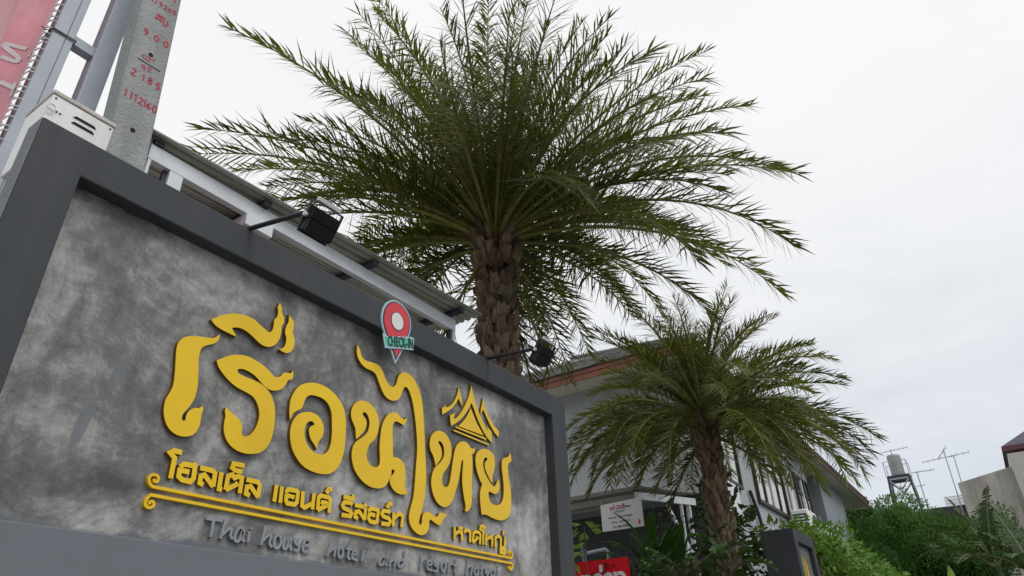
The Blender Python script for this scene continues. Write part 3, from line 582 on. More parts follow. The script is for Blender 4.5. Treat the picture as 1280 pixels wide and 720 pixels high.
# ------------------------------------------------------------------ steel billboard frame, its banner and the lacing
bf = thing('billboard_frame', (.85, .85, 0), 'grey painted steel billboard posts with a cross bar left of the utility pole', 'steel frame')
O = Vector((.85, .85, 0))
def bbox(x0, x1, y0, y1, z0, z1, name, mat, parent, org, bevel=0):
    m = MB(); m.box(x0 - org.x, x1 - org.x, y0 - org.y, y1 - org.y, z0 - org.z, z1 - org.z); return m.build(name, mat, parent, bevel=bevel)
bbox(.940, 1.043, .80, .90, 0, 8, 'post', MT['steel'], bf, O, .006)
bbox(.722, .789, .80, .90, 0, 8, 'post', MT['steel'], bf, O, .006)
bbox(.790, .828, .802, .86, 0, 8, 'post', MT['steel'], bf, O, .004)
for z in (2.6, 4.611, 6.6): bbox(.829, .939, .82, .88, z, z + .062, 'cross_bar', MT['steel'], bf, O)
for z in (4.60, 5.9, 3.4):
    m = MB(); q = [(.715, .792), (.835, .795), (.835, .915), (.715, .912)]
    for dz in (0, .008): m.tube([(x - O.x, y - O.y, z + dz + .01 * math.sin(i * 2)) for i, (x, y) in enumerate(q + q[:1])], .003, 6)
    m.tube([(.715 - O.x, .80 - O.y, z - .005), (.695 - O.x, .82 - O.y, z - .01), (.675 - O.x, .835 - O.y, z + .012)], .003, 6)
    m.build('tie_wire', MT['wire'], bf)

bn = MB(); NX, NZ = 90, 60; BY0, BY1, BZ0, BZ1 = .828, 4.2, 2.3, 7.6
def bsurf(y, z):
    k = min(1, (y - BY0) * 4)
    return .690 - k * (.045 * math.sin(y * 7 + z * 1.6 + 1.5 * math.sin(z * .9)) + .020 * math.sin(y * 19 - z * 2.6) + .010 * math.sin(y * 37 + z * 4.4)) - .05 * k
vs = []
for j in range(NZ + 1):
    for i in range(NX + 1):
        y = BY0 + (BY1 - BY0) * (i / NX) ** 1.4; z = BZ0 + (BZ1 - BZ0) * j / NZ
        vs.append((bsurf(y, z) - .69, y + (.006 * math.sin(z * 9) if i == 0 else 0) - .84, z - 2.3))
bn.add(vs, [(j * (NX + 1) + i, j * (NX + 1) + i + 1, (j + 1) * (NX + 1) + i + 1, (j + 1) * (NX + 1) + i) for j in range(NZ) for i in range(NX)])
ban = bn.build('vinyl_banner', MT['banner'], smooth=True, label='rumpled red vinyl banner with white lettering laced to the steel posts', cat='banner')
ban.location = (.69, .84, 2.3)
sm = ban.modifiers.new('thick', 'SOLIDIFY'); sm.thickness = .002
for s in ([(17, 80), (25, 76), (23, 66), (33, 60)], [(38, 62), (46, 53), (42, 60)], [(7, 106), (14, 109), (10, 118)], [(14, 104), (26, 100)], [(2, 12), (12, 6), (15, -4)], [(4, 70), (-4, 86)]):
    q = curve([tuple(pt(a, c, X=.672)) for a, c in s], 6)
    for v_ in q: v_.y = max(v_.y, BY0 + .03)
    q = [v_ for v_ in q]; m = MB()
    for k in range(len(q) - 1):
        a, c = q[k], q[k + 1]; d = (c - a); nn = Vector((0, -d.z, d.y)).normalized() * .012
        f = lambda p: (bsurf(p.y, p.z) - .004 - .69, p.y - .84, p.z - 2.3)
        m.add([f(a + nn), f(c + nn), f(c - nn), f(a - nn)], [(0, 1, 2, 3)])
    m.build('printed_letter', MT['banner_white'], ban)
m = MB(); z = 2.4; rk = random.Random(9)
while z < 7.4:                                  # short stitches from the eyelets round the post edge
    d_ = rk.uniform(-.012, .012); m.tube([(.688 - .70, .830 - .82, z - 2.4), (.700 - .70, .797 - .82, z + .012 + d_ - 2.4), (.7205 - .70, .797 - .82, z + .020 + d_ - 2.4)], .0036, 5)
    m.tube([(.688 - .70, .830 - .82, z - 2.4), (.696 - .70, .822 - .82, z + .024 - 2.4), (.688 - .70, .830 - .82, z + .044 - 2.4)], .0030, 5); z += .044
rope = m.build('lacing_rope', MT['rope'], label='white rope lacing the red banner edge to the steel post', cat='rope'); rope.location = (.70, .82, 2.4)

# ------------------------------------------------------------------ white electrical cabinet
cb = thing('electrical_cabinet', (.835, .40, 3.0), 'small white metal electrical cabinet with louvres above the sign corner', 'cabinet')
O = Vector((.835, .40, 3.0))
bbox(.700, .970, .25, .50, 3.43, 3.783, 'body', MT['cabinet'], cb, O, .006)
bbox(.696, .975, .244, .506, 3.783, 3.806, 'lid', MT['lid'], cb, O, .005)
for z, x0, x1 in ((3.720, .800, .900), (3.688, .800, .900), (3.52, .80, .90)):
    m = MB(); m.prism([(x0 - O.x, z - O.z), (x1 - O.x, z - O.z), (x1 - O.x - .01, z - O.z + .011), (x0 - O.x + .01, z - O.z + .011)], .246 - O.y, .2515 - O.y); m.build('louvre', MT['dark'], cb)
m = MB(); m.tube([(.7085 - O.x + .016 * math.cos(t * .5236), .236 - O.y, 3.70 - O.z + .016 * math.sin(t * .5236)) for t in range(13)], .0035, 6, False); m.build('lock_ring', MT['steel_light'], cb)
for x, z in ((.735, 3.70), (.75, 3.70), (.715, 3.765), (.955, 3.765)): bbox(x - .004, x + .004, .247, .251, z - .004, z + .004, 'screw', MT['wire'], cb, O)
bbox(.80, .82, .50, .81, 3.5, 3.54, 'mounting_arm', MT['steel'], cb, O)

# ------------------------------------------------------------------ carport canopy behind the sign
cp = thing('carport_canopy', (1.45, 1.0, 0), 'corrugated metal carport roof on light steel beams behind the sign wall', 'canopy')
O = Vector((1.45, 1.0, 0))
A0 = pt(190, 175, Y=.955); A1 = pt(603, 388, Y=.80)
BA = pt(194, 181, Y=1.0); BZT = 4.430
bbox(1.445, 4.46, 1.0, 1.05, 4.318, BZT, 'front_beam', MT['steel_light'], cp, O, .003)
bbox(1.445, 4.46, 2.6, 2.65, 4.30, 4.405, 'rear_beam', MT['steel_light'], cp, O)
bbox(1.412, 1.444, .985, 1.045, 0, 4.47, 'post', MT['steel_dark'], cp, O)
bbox(1.455, 1.475, 1.002, 1.048, 0, 4.317, 'post', MT['steel_light'], cp, O)
bbox(1.575, 1.600, 1.03, 1.06, 0, 4.317, 'post', MT['steel_dark'], cp, O)
bbox(1.601, 1.690, 1.002, 1.03, 0, 4.317, 'post', MT['steel_light'], cp, O)
bbox(4.425, 4.460, 1.003, 1.047, 0, 4.317, 'post', MT['steel_light'], cp, O)
bbox(4.392, 4.4245, 1.02, 1.06, 0, 4.317, 'post', MT['steel_dark'], cp, O)
bbox(4.40, 4.46, 2.60, 2.65, 0, 4.299, 'post', MT['steel_light'], cp, O)
bbox(1.46, 1.52, 2.60, 2.65, 0, 4.299, 'post', MT['steel_light'], cp, O)
bbox(2.16, 2.38, .985, 2.6, 4.225, 4.317, 'cross_beam', MT['steel_light'], cp, O, .003)
for x in (1.49, 2.28, 3.30, 4.36):                  # dark rafters carrying the sheet
    yf = A0.y + (A1.y - A0.y) * (x - A0.x) / (A1.x - A0.x) + .035
    for x_ in (x,):
        m = MB(); zz = BZT + .003 + .0; m.box(x_ - .03 - O.x, x_ + .03 - O.x, yf - O.y, 2.66 - O.y, zz, zz + .035); m.build('rafter', MT['steel_dark'], cp)
m = MB(); NY = 76; cols = []
for i in range(2):
    x = (A0.x - .02, A1.x)[i]; row = []
    y0 = (A0.y, A1.y)[i]; z0 = 4.478
    for j in range(NY * 2 + 1):
        v = j / (NY * 2); y = y0 + (2.75 - y0) * v
        ph = (y * 13.2) % 1.0
        z = z0 + (.022 if ph < .28 else 0) - (.0)
        row.append((x - O.x, y - O.y, z))
    cols.append(row)
nn = NY * 2 + 1
m.add(cols[0] + cols[1], [(j, j + 1, nn + j + 1, nn + j) for j in range(nn - 1)])
ro = m.build('roof_sheet', MT['zinc'], cp); s_ = ro.modifiers.new('thick', 'SOLIDIFY'); s_.thickness = .004; s_.offset = 1
m = MB(); m.bar(Vector((A0.x - .02, A0.y - .004, 4.485)) - O, Vector((A1.x, A1.y - .004, 4.485)) - O, .006, .016); m.build('edge_trim', MT['zinc_dark'], cp)

# ------------------------------------------------------------------ date palms
def frond_mesh(az, e0, L, bend, seed, leaf=.42, dens=58, start=.16, twist=0.0, width=.019, vee=.42):
    rr = random.Random(seed); n = 16; p = Vector((0, 0, 0)); pts_ = []; tans = []
    side0 = Vector((-math.sin(az), math.cos(az), 0)); sway = rr.uniform(-.25, .25)
    for i in range(n + 1):
        t = i / n; e = e0 - bend * t ** 1.35; a = az + sway * t * t
        d = Vector((math.cos(a) * math.cos(e), math.sin(a) * math.cos(e), math.sin(e))); pts_.append(p.copy()); tans.append(d); p = p + d * L / n
    m = MB(); m.cur = 1
    m.tube(pts_, [max(.004, .030 * (1 - t / n) ** .8 * (1.5 if t == 0 else 1)) for t in range(n + 1)], 5, False)
    m.cur = 0
    N_ = int(dens * L)
    for k in range(N_):
        t = start + (1 - start) * (k + rr.random() * .6) / N_; f = t * n; i = min(n - 1, int(f)); w = f - i
        P = pts_[i].lerp(pts_[i + 1], w); T = tans[i].lerp(tans[min(n, i + 1)], w).normalized()
        S0 = T.cross(Vector((0, 0, 1)));
        S0 = S0.normalized() if S0.length > .2 else side0
        U0 = S0.cross(T).normalized()
        tw = twist * t; S_ = S0 * math.cos(tw) + U0 * math.sin(tw); U_ = U0 * math.cos(tw) - S0 * math.sin(tw)
        prof = min(1, .25 + 2.6 * (t - start)) * (1 - .62 * max(0, (t - .45) / .55) ** 1.6)
        fwd = math.radians(74 - 34 * t)
        for sg in (-1, 1):
            ll = leaf * prof * rr.uniform(.82, 1.12)
            plane = vee + rr.uniform(-.85, .75)
            fa = fwd + rr.uniform(-.36, .34)
            D = (T * math.cos(fa) + (S_ * sg * math.cos(plane) + U_ * math.sin(plane)) * math.sin(fa)).normalized()
            Wd = D.cross(U_ * .6 + T * .8).normalized() * width * .5 * rr.uniform(.8, 1.2)
            g_ = Vector((0, 0, -1)) * ll * rr.uniform(.06, .30)
            b0 = P; m1 = P + D * ll * .45; tip = P + D * ll + g_
            base = len(m.v)
            m.v += [tuple(b0 - Wd * .5), tuple(b0 + Wd * .5), tuple(m1 + Wd + g_ * .2), tuple(m1 - Wd + g_ * .2), tuple(tip)]
            m.f += [(base, base + 1, base + 2, base + 3), (base + 3, base + 2, base + 4)]; m.m += [0, 0]
    if t > 2: pass
    me = bpy.data.meshes.new('frond'); me.from_pydata(m.v, [], m.f); me.update()
    me.polygons.foreach_set('material_index', m.m)
    me.polygons.foreach_set('use_smooth', [bool(x) for x in m.m])
    return me

def boot_mesh(w, h, d, seed):
    rr = random.Random(seed); m = MB(); j = lambda s=.24: 1 + rr.uniform(-s, s)
    # broad clasping base, narrowing up to a chopped-off stub that leans out
    lo = [(-w * .5 * j(), 0, 0), (-w * .25, -d * .35, -.01), (w * .25, -d * .35, -.01), (w * .5 * j(), 0, 0), (0, .02, 0)]
    mi = [(-w * .42 * j(), -d * .25, h * .45), (-w * .2, -d * .85, h * .40), (w * .2, -d * .85 * j(), h * .40), (w * .42 * j(), -d * .25, h * .45), (0, 0, h * .45)]
    hi = [(-w * .27 * j(), -d * .62, h * .95 * j()), (-w * .16, -d * 1.12 * j(), h * .82), (w * .16, -d * 1.12, h * .82 * j()), (w * .27 * j(), -d * .62, h * .98), (0, -d * .35, h * j())]
    n = 5; m.v = [tuple(v) for v in lo + mi + hi]
    m.f = [(i, (i + 1) % n, n + (i + 1) % n, n + i) for i in range(n)] + [(n + i, n + (i + 1) % n, 2 * n + (i + 1) % n, 2 * n + i) for i in range(n)] + [tuple(range(2 * n, 3 * n)), tuple(reversed(range(n)))]
    me = bpy.data.meshes.new('leaf_base'); me.from_pydata(m.v, [], m.f); me.update(); me.materials.append(MT['boot']); return me

def palm(base, lean, H, rad, label, fronds, boots_from, seed, bw, bh, bd, dry=(), leaf=.42, dens=58, width=.019):
    rr = random.Random(seed)
    t = thing('date_palm', base, label, 'palm tree', 'date palms')
    axis = lambda z: Vector((lean[0] * (z / H) ** 1.4, lean[1] * (z / H) ** 1.4, z))
    m = MB(); zs_ = [H * i / 26 for i in range(27)]
    m.tube([axis(z) for z in zs_], [rad * (1.22 - .22 * min(1, z / .6)) * (1 + .05 * rr.uniform(-1, 1)) * (1 if z < H * .93 else .9) for z in zs_], 16)
    tr = m.build('trunk', MT['bark'], t, smooth=True)
    protos = [boot_mesh(bw * f, bh * f2, bd * f3, seed * 10 + i) for i, (f, f2, f3) in enumerate(((1, 1, 1), (.9, 1.15, .85), (1.1, .9, 1.1), (.95, 1.05, 1.2), (1.05, .85, .9)))]
    z = .25; k = 0; low = MB(); per = max(6, int(2 * math.pi * rad / (bw * .80))); dz = bh * .50
    while z < H + .02:
        for i in range(per):
            a = 2 * math.pi * (i + (k % 2) * .5) / per + rr.uniform(-.09, .09); c = axis(min(z, H)); zz = z + rr.uniform(-.42, .42) * dz
            top = max(0, (z - (H - .75)) / .75)
            r_ = rad * .95; pm = rr.choice(protos)
            if z < boots_from:                       # lower courses, out of sight: one joined part
                T_ = Matrix.Translation((c.x + r_ * math.cos(a), c.y + r_ * math.sin(a), zz)) @ Matrix.Rotation(a + math.pi / 2, 4, 'Z')
                low.add([T_ @ v.co for v in pm.vertices], [tuple(p.vertices) for p in pm.polygons]); continue
            o = obj('leaf_base', pm, None, tr)
            o.location = (c.x + r_ * math.cos(a), c.y + r_ * math.sin(a), zz)
            o.rotation_euler = (rr.uniform(-.22, .2) + .25 * top, rr.uniform(-.26, .26), a + math.pi / 2 + rr.uniform(-.2, .2))
            s_ = rr.uniform(.7, 1.25) * (1 + .25 * top); o.scale = (s_, s_ * (1 + .5 * top), s_)
        z += dz * rr.uniform(.92, 1.08); k += 1
    low.build('lower_leaf_bases', MT['boot'], tr, kind='stuff')
    tip = axis(H)
    for i, fr_ in enumerate(fronds):
        az, el, L, bend, zo = fr_[:5]
        me = frond_mesh(az, el, L, bend, seed * 1000 + i, leaf=leaf * rr.uniform(.9, 1.08), dens=dens, twist=rr.uniform(-.7, .7), width=width, vee=.42 if el > .1 else .2)
        o = obj('frond', me, [MT['dry'] if i in dry else MT['frond'], MT['rachis']], t)
        c = tip + Vector((math.cos(az), math.sin(az), 0)) * rad * .55 * (1 - max(0, el) / 1.7); o.location = (c.x, c.y, c.z + zo)
    return t

def crown(n, Lmax, seed, emin, emax, droop):
    rr = random.Random(seed); res = []
    for i in range(n):
        f = (i + .5) / n                         # 0 = youngest, upright; 1 = oldest, hanging
        az = i * 2.39996 + rr.uniform(-.25, .25)
        el = emax + (emin - emax) * f ** .85 + rr.uniform(-.08, .08)
        L = Lmax * (.72 + .28 * math.sin(min(1, f * 1.7 + .12) * math.pi / 2)) * rr.uniform(.9, 1.05)
        bend = droop * (.55 + .75 * f) * rr.uniform(.8, 1.2)
        res.append((az, el, L, bend, .30 * (1 - f) - .05))
    return res

def aimed(centre, spec, Lc, rr):
    """frond whose tip comes to a given spot; near = towards the viewer, far = away"""
    px, py, near, bend = spec
    v = ((px - 640) * CR + (360 - py) * CU + F_PX * CF).normalized(); w = Vector(centre) - CAM; tc_ = w.dot(v); d2 = w.length_squared - tc_ * tc_
    k = math.sqrt(max(0, Lc * Lc - d2)); P = CAM + v * (tc_ - k if near else tc_ + k); d = P - Vector(centre)
    ch = d.length; el = math.atan2(d.z, math.hypot(d.x, d.y)); az = math.atan2(d.y, d.x)
    return (az, el + bend * .42, ch * (1 + bend * bend * .045), bend, 0.0)
rr_ = random.Random(77)
P1, P2 = (5.42, 1.22, 6.02), (8.87, .24, 4.60)
c1_ = crown(92, 2.72, 3, math.radians(6), math.radians(86), math.radians(52))
def tip_px(centre, f):
    az, el, L, bend, zo = f; p = Vector(centre); n = 10
    for i in range(n): e_ = el - bend * (i / n) ** 1.35; p = p + Vector((math.cos(az) * math.cos(e_), math.sin(az) * math.cos(e_), math.sin(e_))) * L / n
    q = p - CAM; z = q.dot(CF); return 640 + F_PX * q.dot(CR) / z, 360 - F_PX * q.dot(CU) / z
def keep(f):                                    # the crown has a thin spot high on its left and is open at its upper right
    x, y = tip_px(P1, f); return not ((x < 400 and -20 < y < 140) or (x > 760 and y < 60))
c1_ = [f for f in c1_ if keep(f)]
c1_ += [aimed(P1, s, 3.15, rr_) for s in ((302, 18, 0, .55), (230, 178, 0, .75), (300, 215, 0, .9), (262, 165, 1, .8), (478, -10, 0, .5), (470, 75, 0, .7), (560, -60, 1, .5), (700, -30, 1, .5), (735, 30, 0, .7), (885, 62, 0, .95), (860, 95, 1, .8), (936, 135, 0, 1.1), (900, 175, 1, .9), (992, 235, 0, 1.15), (960, 220, 1, 1.2), (985, 300, 0, 1.25), (965, 380, 0, 1.3), (900, 335, 0, 1.3), (835, 390, 0, 1.3), (790, 370, 0, .9), (735, 440, 0, 1.1), (700, 400, 0, .8), (500, 335, 0, .9), (440, 290, 0, .9), (520, 300, 0, .9), (380, 245, 0, .9), (640, 20, 1, .6), (600, -20, 0, .4), (520, 60, 1, .6), (780, 60, 1, .7))]
c1_ += [(-.9, -1.15, 1.5, .25, -.25), (-.2, -1.2, 1.7, .2, -.3), (.5, -1.1, 1.6, .2, -.2), (2.6, -1.05, 1.3, .3, -.2)]       # old fronds hanging down the trunk
palm((5.52, 1.20, 0), (-.10, .02, 0), 5.93, .155, 'tall date palm with a thick rough trunk behind the sign wall', c1_, 3.60, 3, .118, .165, .078, dry=(9, 31, 52, 98), dens=27, leaf=.50, width=.0195)
c2_ = crown(52, 1.9, 5, math.radians(6), math.radians(86), math.radians(60))
c2_ += [aimed(P2, s, 1.95, rr_) for s in ((714, 560, 1, 1.2), (722, 600, 1, 1.3), (745, 615, 0, 1.3), (735, 520, 0, 1.1), (770, 600, 1, 1.2), (800, 610, 0, 1.2), (760, 470, 0, .9), (775, 425, 0, .8), (815, 395, 0, .7), (850, 372, 0, .6), (905, 366, 1, .6), (945, 395, 0, .7), (1015, 420, 0, .8), (1000, 455, 1, .9), (1045, 480, 0, .9), (1088, 540, 0, 1.1), (1075, 575, 0, 1.2), (1050, 560, 1, 1.1), (1060, 600, 0, 1.3), (1010, 590, 1, 1.2), (985, 600, 0, 1.3), (960, 590, 0, 1.3), (835, 590, 1, 1.2), (790, 560, 1, 1.1), (1030, 520, 1, 1.0), (750, 560, 0, 1.2), (955, 560, 1, 1.1), (728, 575, 1, 1.5), (740, 590, 0, 1.5), (765, 575, 1, 1.5), (785, 600, 1, 1.5), (815, 575, 0, 1.5), (1070, 590, 0, 1.5), (1045, 600, 1, 1.5), (1020, 610, 0, 1.5), (995, 580, 1, 1.4), (1080, 560, 1, 1.3), (845, 600, 0, 1.5), (975, 600, 1, 1.5))]
c2_ += [(1.9, -.5, 1.0, .7, -.2), (-1.2, -.5, 1.0, .7, -.2), (1.2, -.6, 1.1, .6, -.25)]
palm((8.93, .22, 0), (-.06, .02, 0), 4.48, .116, 'smaller date palm in front of the grey two-storey building', c2_, 2.35, 5, .088, .138, .044, dry=(20, 80), dens=40, leaf=.37, width=.0150)

# ------------------------------------------------------------------ the two-storey building
EX, EY, EZ = 10.695, .79, 6.5                # eave corner
WX, WY = 11.3, 1.22                          # wall corner
XE, XEW = 27.0, 24.45                        # eave end, wall end
YE = 11.0
bd_ = thing('two_storey_building', (WX, WY, 0), 'pale grey two-storey building with terracotta fascia and shingle hip roof', 'building')
O = Vector((WX, WY, 0))
SZ = EZ - .02
bbox(WX, 19.75, WY, YE - .6, 0, SZ - .10, 'wall', MT['wall_grey'], bd_, O)
bbox(19.751, 21.249, WY + 1.0, YE - .6, 0, SZ - .10, 'recess_wall', MT['wall_dark'], bd_, O)  # recess back wall and floor: shade put into their dark colour
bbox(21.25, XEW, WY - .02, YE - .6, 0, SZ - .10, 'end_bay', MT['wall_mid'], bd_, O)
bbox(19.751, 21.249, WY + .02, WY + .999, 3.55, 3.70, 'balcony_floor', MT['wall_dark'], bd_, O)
# soffit sheet, fascia boards, gutter edge
so = MB(); so.box(EX + .03 - O.x, XE - O.x, EY + .03 - O.y, YE - O.y, SZ - .10, SZ - .06); so.build('soffit', MT['soffit'], bd_)
for name, z0, z1, o_ in (('fascia', EZ - .16, EZ + .01, 0), ('fascia_trim', EZ - .045, EZ + .035, -.022)):
    bbox(EX + o_, EX + .03, EY + o_, YE, z0, z1, name, MT['fascia'], bd_, O)
    bbox(EX + .03, XE, EY + o_, EY + .03, max(z0, EZ - .13), z1, name, MT['fascia_dark'], bd_, O)
# roof: hip with its first courses of shingles laid one by one
PIT = math.tan(math.radians(29)); RUN = (YE - EY) / 2
m = MB(); c1 = Vector((EX - .05, EY - .05, EZ + .03)); hgt = RUN * PIT
m.v = [tuple(Vector(v) - O) for v in ((EX - .05, EY - .05, EZ + .03), (XE + .05, EY - .05, EZ + .03), (XE + .05, YE + .05, EZ + .03), (EX - .05, YE + .05, EZ + .03), (EX + RUN, (EY + YE) / 2, EZ + hgt), (XE - RUN, (EY + YE) / 2, EZ + hgt))]
m.f = [(0, 1, 5, 4), (1, 2, 5), (2, 3, 4, 5), (3, 0, 4), (3, 2, 1, 0)]; m.m = [0] * 5
roof = m.build('roof', MT['shingle'], bd_)
shm = MB(); shm.hexa([(-.008, 0, .004), (-.008, .318, .004), (.36, .318, .002), (.36, 0, .002)], [(-.008, 0, .020), (-.008, .318, .020), (.36, .318, .008), (.36, 0, .008)])
sme = bpy.data.meshes.new('shingle'); sme.from_pydata(shm.v, [], shm.f); sme.materials.append(MT['shingle'])
th = math.atan(hgt / (RUN + .05)); rr = random.Random(4)
for row in range(12):
    s0 = row * .26 * math.cos(th); yy = EY - .04 + s0 + (.16 if row % 2 else 0)
    while yy < min(7.2, YE - s0 - .3):
        o = obj('shingle', sme, None, roof); o.location = (EX - .055 + s0 - O.x, yy - O.y, EZ + .032 + s0 * math.tan(th) + rr.uniform(0, .006)); o.rotation_euler = (rr.uniform(-.008, .008), -th, rr.uniform(-.012, .012)); yy += .325
hp = MB(); hp.tube([Vector((EX - .06, EY - .06, EZ + .06)) - O, Vector((EX + RUN, (EY + YE) / 2, EZ + hgt + .03)) - O], .07, 8); hp.build('hip_cap', MT['shingle'], bd_)
# dark floor band and corner pillar, ground floor wall
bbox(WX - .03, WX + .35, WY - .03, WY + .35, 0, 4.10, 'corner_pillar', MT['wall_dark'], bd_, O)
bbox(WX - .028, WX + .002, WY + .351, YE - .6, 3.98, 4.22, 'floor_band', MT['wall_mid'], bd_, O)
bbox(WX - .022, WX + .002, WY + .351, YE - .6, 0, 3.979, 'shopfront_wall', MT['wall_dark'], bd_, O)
for y0, y1, z0, z1 in ((2.75, 3.75, .9, 3.15), (4.1, 5.6, .9, 3.15), (1.75, 2.55, 0.0, 2.9)):
    w = bbox(WX - .05, WX - .023, y0, y1, z0, z1, 'shop_window', MT['glass'], bd_, O)
    for q in ((y0 - .05, y1 + .05, z1, z1 + .07), (y0 - .05, y0, z0, z1), (y1, y1 + .05, z0, z1)): bbox(WX - .07, WX - .023, q[0], q[1], q[2], q[3], 'window_frame', MT['wall_stain'], w, O)
# upper windows of the long side
def side_window(x0, x1, z0, z1, nb):
    w = bbox(x0, x1, WY - .02, WY + .01, z0, z1, 'window', MT['glass'], bd_, O)
    for q in ((x0 - .06, x1 + .06, z1, z1 + .07), (x0 - .06, x1 + .06, z0 - .07, z0), (x0 - .06, x0, z0, z1), (x1, x1 + .06, z0, z1)): bbox(q[0], q[1], WY - .07, WY + .01, q[2], q[3], 'window_frame', MT['frame_dark'], w, O)
    for k in range(1, nb):
        x = x0 + (x1 - x0) * k / nb
        bbox(x - .045, x + .045, WY - .055, WY - .021, z0, z1, 'mullion', MT['frame_dark'] if k % 2 else MT['alu'], w, O)
    bbox(x0, x1, WY - .050, WY - .021, z0 + (z1 - z0) * .70, z0 + (z1 - z0) * .70 + .05, 'transom', MT['frame_dark'], w, O)
    for k in range(nb):
        xa = x0 + (x1 - x0) * (k + .18) / nb; xb = x0 + (x1 - x0) * (k + .80) / nb
        bbox(xa, xb, WY - .028, WY - .0205, z0 + .03, z0 + (z1 - z0) * .66, 'curtain_pane', MT['white'], w, O)
side_window(14.55, 16.75, 4.55, 5.95, 4)
side_window(18.15, 19.35, 4.45, 5.75, 4)
side_window(12.0, 13.4, 4.6, 5.9, 3)
# recess with balcony rail, projecting end bay
for z in (4.1, 4.28, 4.45): bbox(19.77, 21.24, WY - .06, WY - .03, z, z + .04, 'balcony_rail', MT['black_metal'], bd_, O)
m = MB(); m.tube([(17.35 - O.x, -.05, 0), (17.35 - O.x, -.05, 6.2)], .045, 8); m.build('downpipe', MT['white'], bd_)
# cable drooping on the side wall
m = MB(); m.tube(curve([(13.9 - O.x, -.05, 4.6), (14.2 - O.x, -.06, 4.1), (14.25 - O.x, -.06, 3.6), (14.25 - O.x, -.06, 3.0)], 5), .035, 6); m.build('cable', MT['black_metal'], bd_)

# air conditioners on the side wall
def aircon(x, z, label):
    t = thing('air_conditioner', (x, WY - .30, z), label, 'air conditioner', 'outdoor units on the side wall')
    m = MB(); m.box(-.42, .42, -.18, .18, 0, .62); m.build('casing', MT['cabinet'], t, bevel=.03)
    m = MB(); m.tube([(.10, -.182, .31), (.10, -.19, .31)], .24, 24); m.build('fan_recess', MT['dark'], t)
    for r_ in (.08, .16, .245):
        m = MB(); m.tube([(.10 + r_ * math.cos(k * .2618), -.195, .31 + r_ * math.sin(k * .2618)) for k in range(25)], .008, 5, False); m.build('grille_ring', MT['alu'], t)
    for k in range(7): m = MB(); m.box(-.425, -.419, -.15, .15, .10 + k * .065, .13 + k * .065); m.build('vent_slot', MT['dark'], t)
    for s in (-.3, .3): m = MB(); m.box(s - .02, s + .02, -.2, .285, -.04, -.002); m.build('bracket', MT['steel_dark'], t)
aircon(17.0, 4.02, 'white outdoor air conditioner unit below the side windows, the nearer one')
aircon(18.6, 3.92, 'white outdoor air conditioner unit below the side windows, the farther one')
t = thing('wall_condenser', (11.75, WY - .2, 3.75), 'grey condenser box on the building corner behind the palm trunk', 'air conditioner')
m = MB(); m.box(-.35, .35, -.16, .16, 0, .55); m.build('casing', MT['steel_light'], t, bevel=.02)
for k in range(6): m = MB(); m.box(-.356, -.349, -.13, .13, .08 + k * .07, .11 + k * .07); m.build('vent_slot', MT['dark'], t)
m = MB(); m.box(-.3, .3, -.1, .19, -.05, -.002); m.build('bracket', MT['steel_dark'], t)

# ------------------------------------------------------------------ shop awning
aw = thing('shop_awning', (10.6, 3.0, 0), 'lean-to metal awning on light steel posts over the shopfront', 'awning')
O = Vector((10.6, 3.0, 0)); AX = 9.95; C0 = pt(800, 609, X=AX); AY0 = C0.y; AZ = C0.z; AY1 = 6.2; ZW = AZ + .06; AYW = 1.30
m = MB(); nn = 90
rows = []
for i in range(2):
    rows.append([((AX, WX - .03)[i] - O.x, (AY0, AYW)[i] + (AY1 - (AY0, AYW)[i]) * j / nn - O.y, (AZ, ZW)[i] + (.022 if j % 3 == 0 else 0)) for j in range(nn + 1)])
m.add(rows[0] + rows[1], [(j, j + 1, nn + 1 + j + 1, nn + 1 + j) for j in range(nn)])
ro = m.build('roof_sheet', MT['zinc'], aw); s_ = ro.modifiers.new('thick', 'SOLIDIFY'); s_.thickness = .006; s_.offset = 1
bbox(AX - .012, AX - .002, AY0 - .02, AY1, AZ - .03, AZ + .03, 'front_trim', MT['zinc_dark'], aw, O)
m = MB(); m.hexa([Vector(v) - O for v in ((AX, AY0 + .06, AZ - .17), (WX - .035, AYW + .06, ZW - .17), (WX - .035, AYW + .10, ZW - .17), (AX, AY0 + .10, AZ - .17))], [Vector(v) - O for v in ((AX, AY0 + .06, AZ - .06), (WX - .035, AYW + .06, ZW - .06), (WX - .035, AYW + .10, ZW - .06), (AX, AY0 + .10, AZ - .06))])
m.build('side_beam', MT['steel_light'], aw)
bbox(AX + .02, AX + .07, AY0 + .11, AY1, AZ - .17, AZ - .07, 'front_beam', MT['zinc_dark'], aw, O)
for k in range(1, 4):
    x = AX + k * .33; z = AZ + (ZW - AZ) * (x - AX) / (WX - .03 - AX) - .058
    bbox(x, x + .04, AY0 + .11, AY1, z, z + .05, 'purlin', MT['zinc'], aw, O)
for y in (AYW + .15, 4.4): bbox(WX - .20, WX - .14, y - .03, y + .03, 0, ZW - .18, 'post', MT['steel_light'], aw, O)
m = MB(); m.bar(Vector((AX + .70, AY0 - .12, AZ - .16)) - O, Vector((WX - .21, AYW + .16, 3.1)) - O, .04); m.build('brace', MT['steel_light'], aw)
m = MB(); m.bar(Vector((WX - .36, AYW + .20, AZ - .12)) - O, Vector((WX - .36, AYW + .20, 2.4)) - O, .04); m.build('brace', MT['steel_light'], aw)

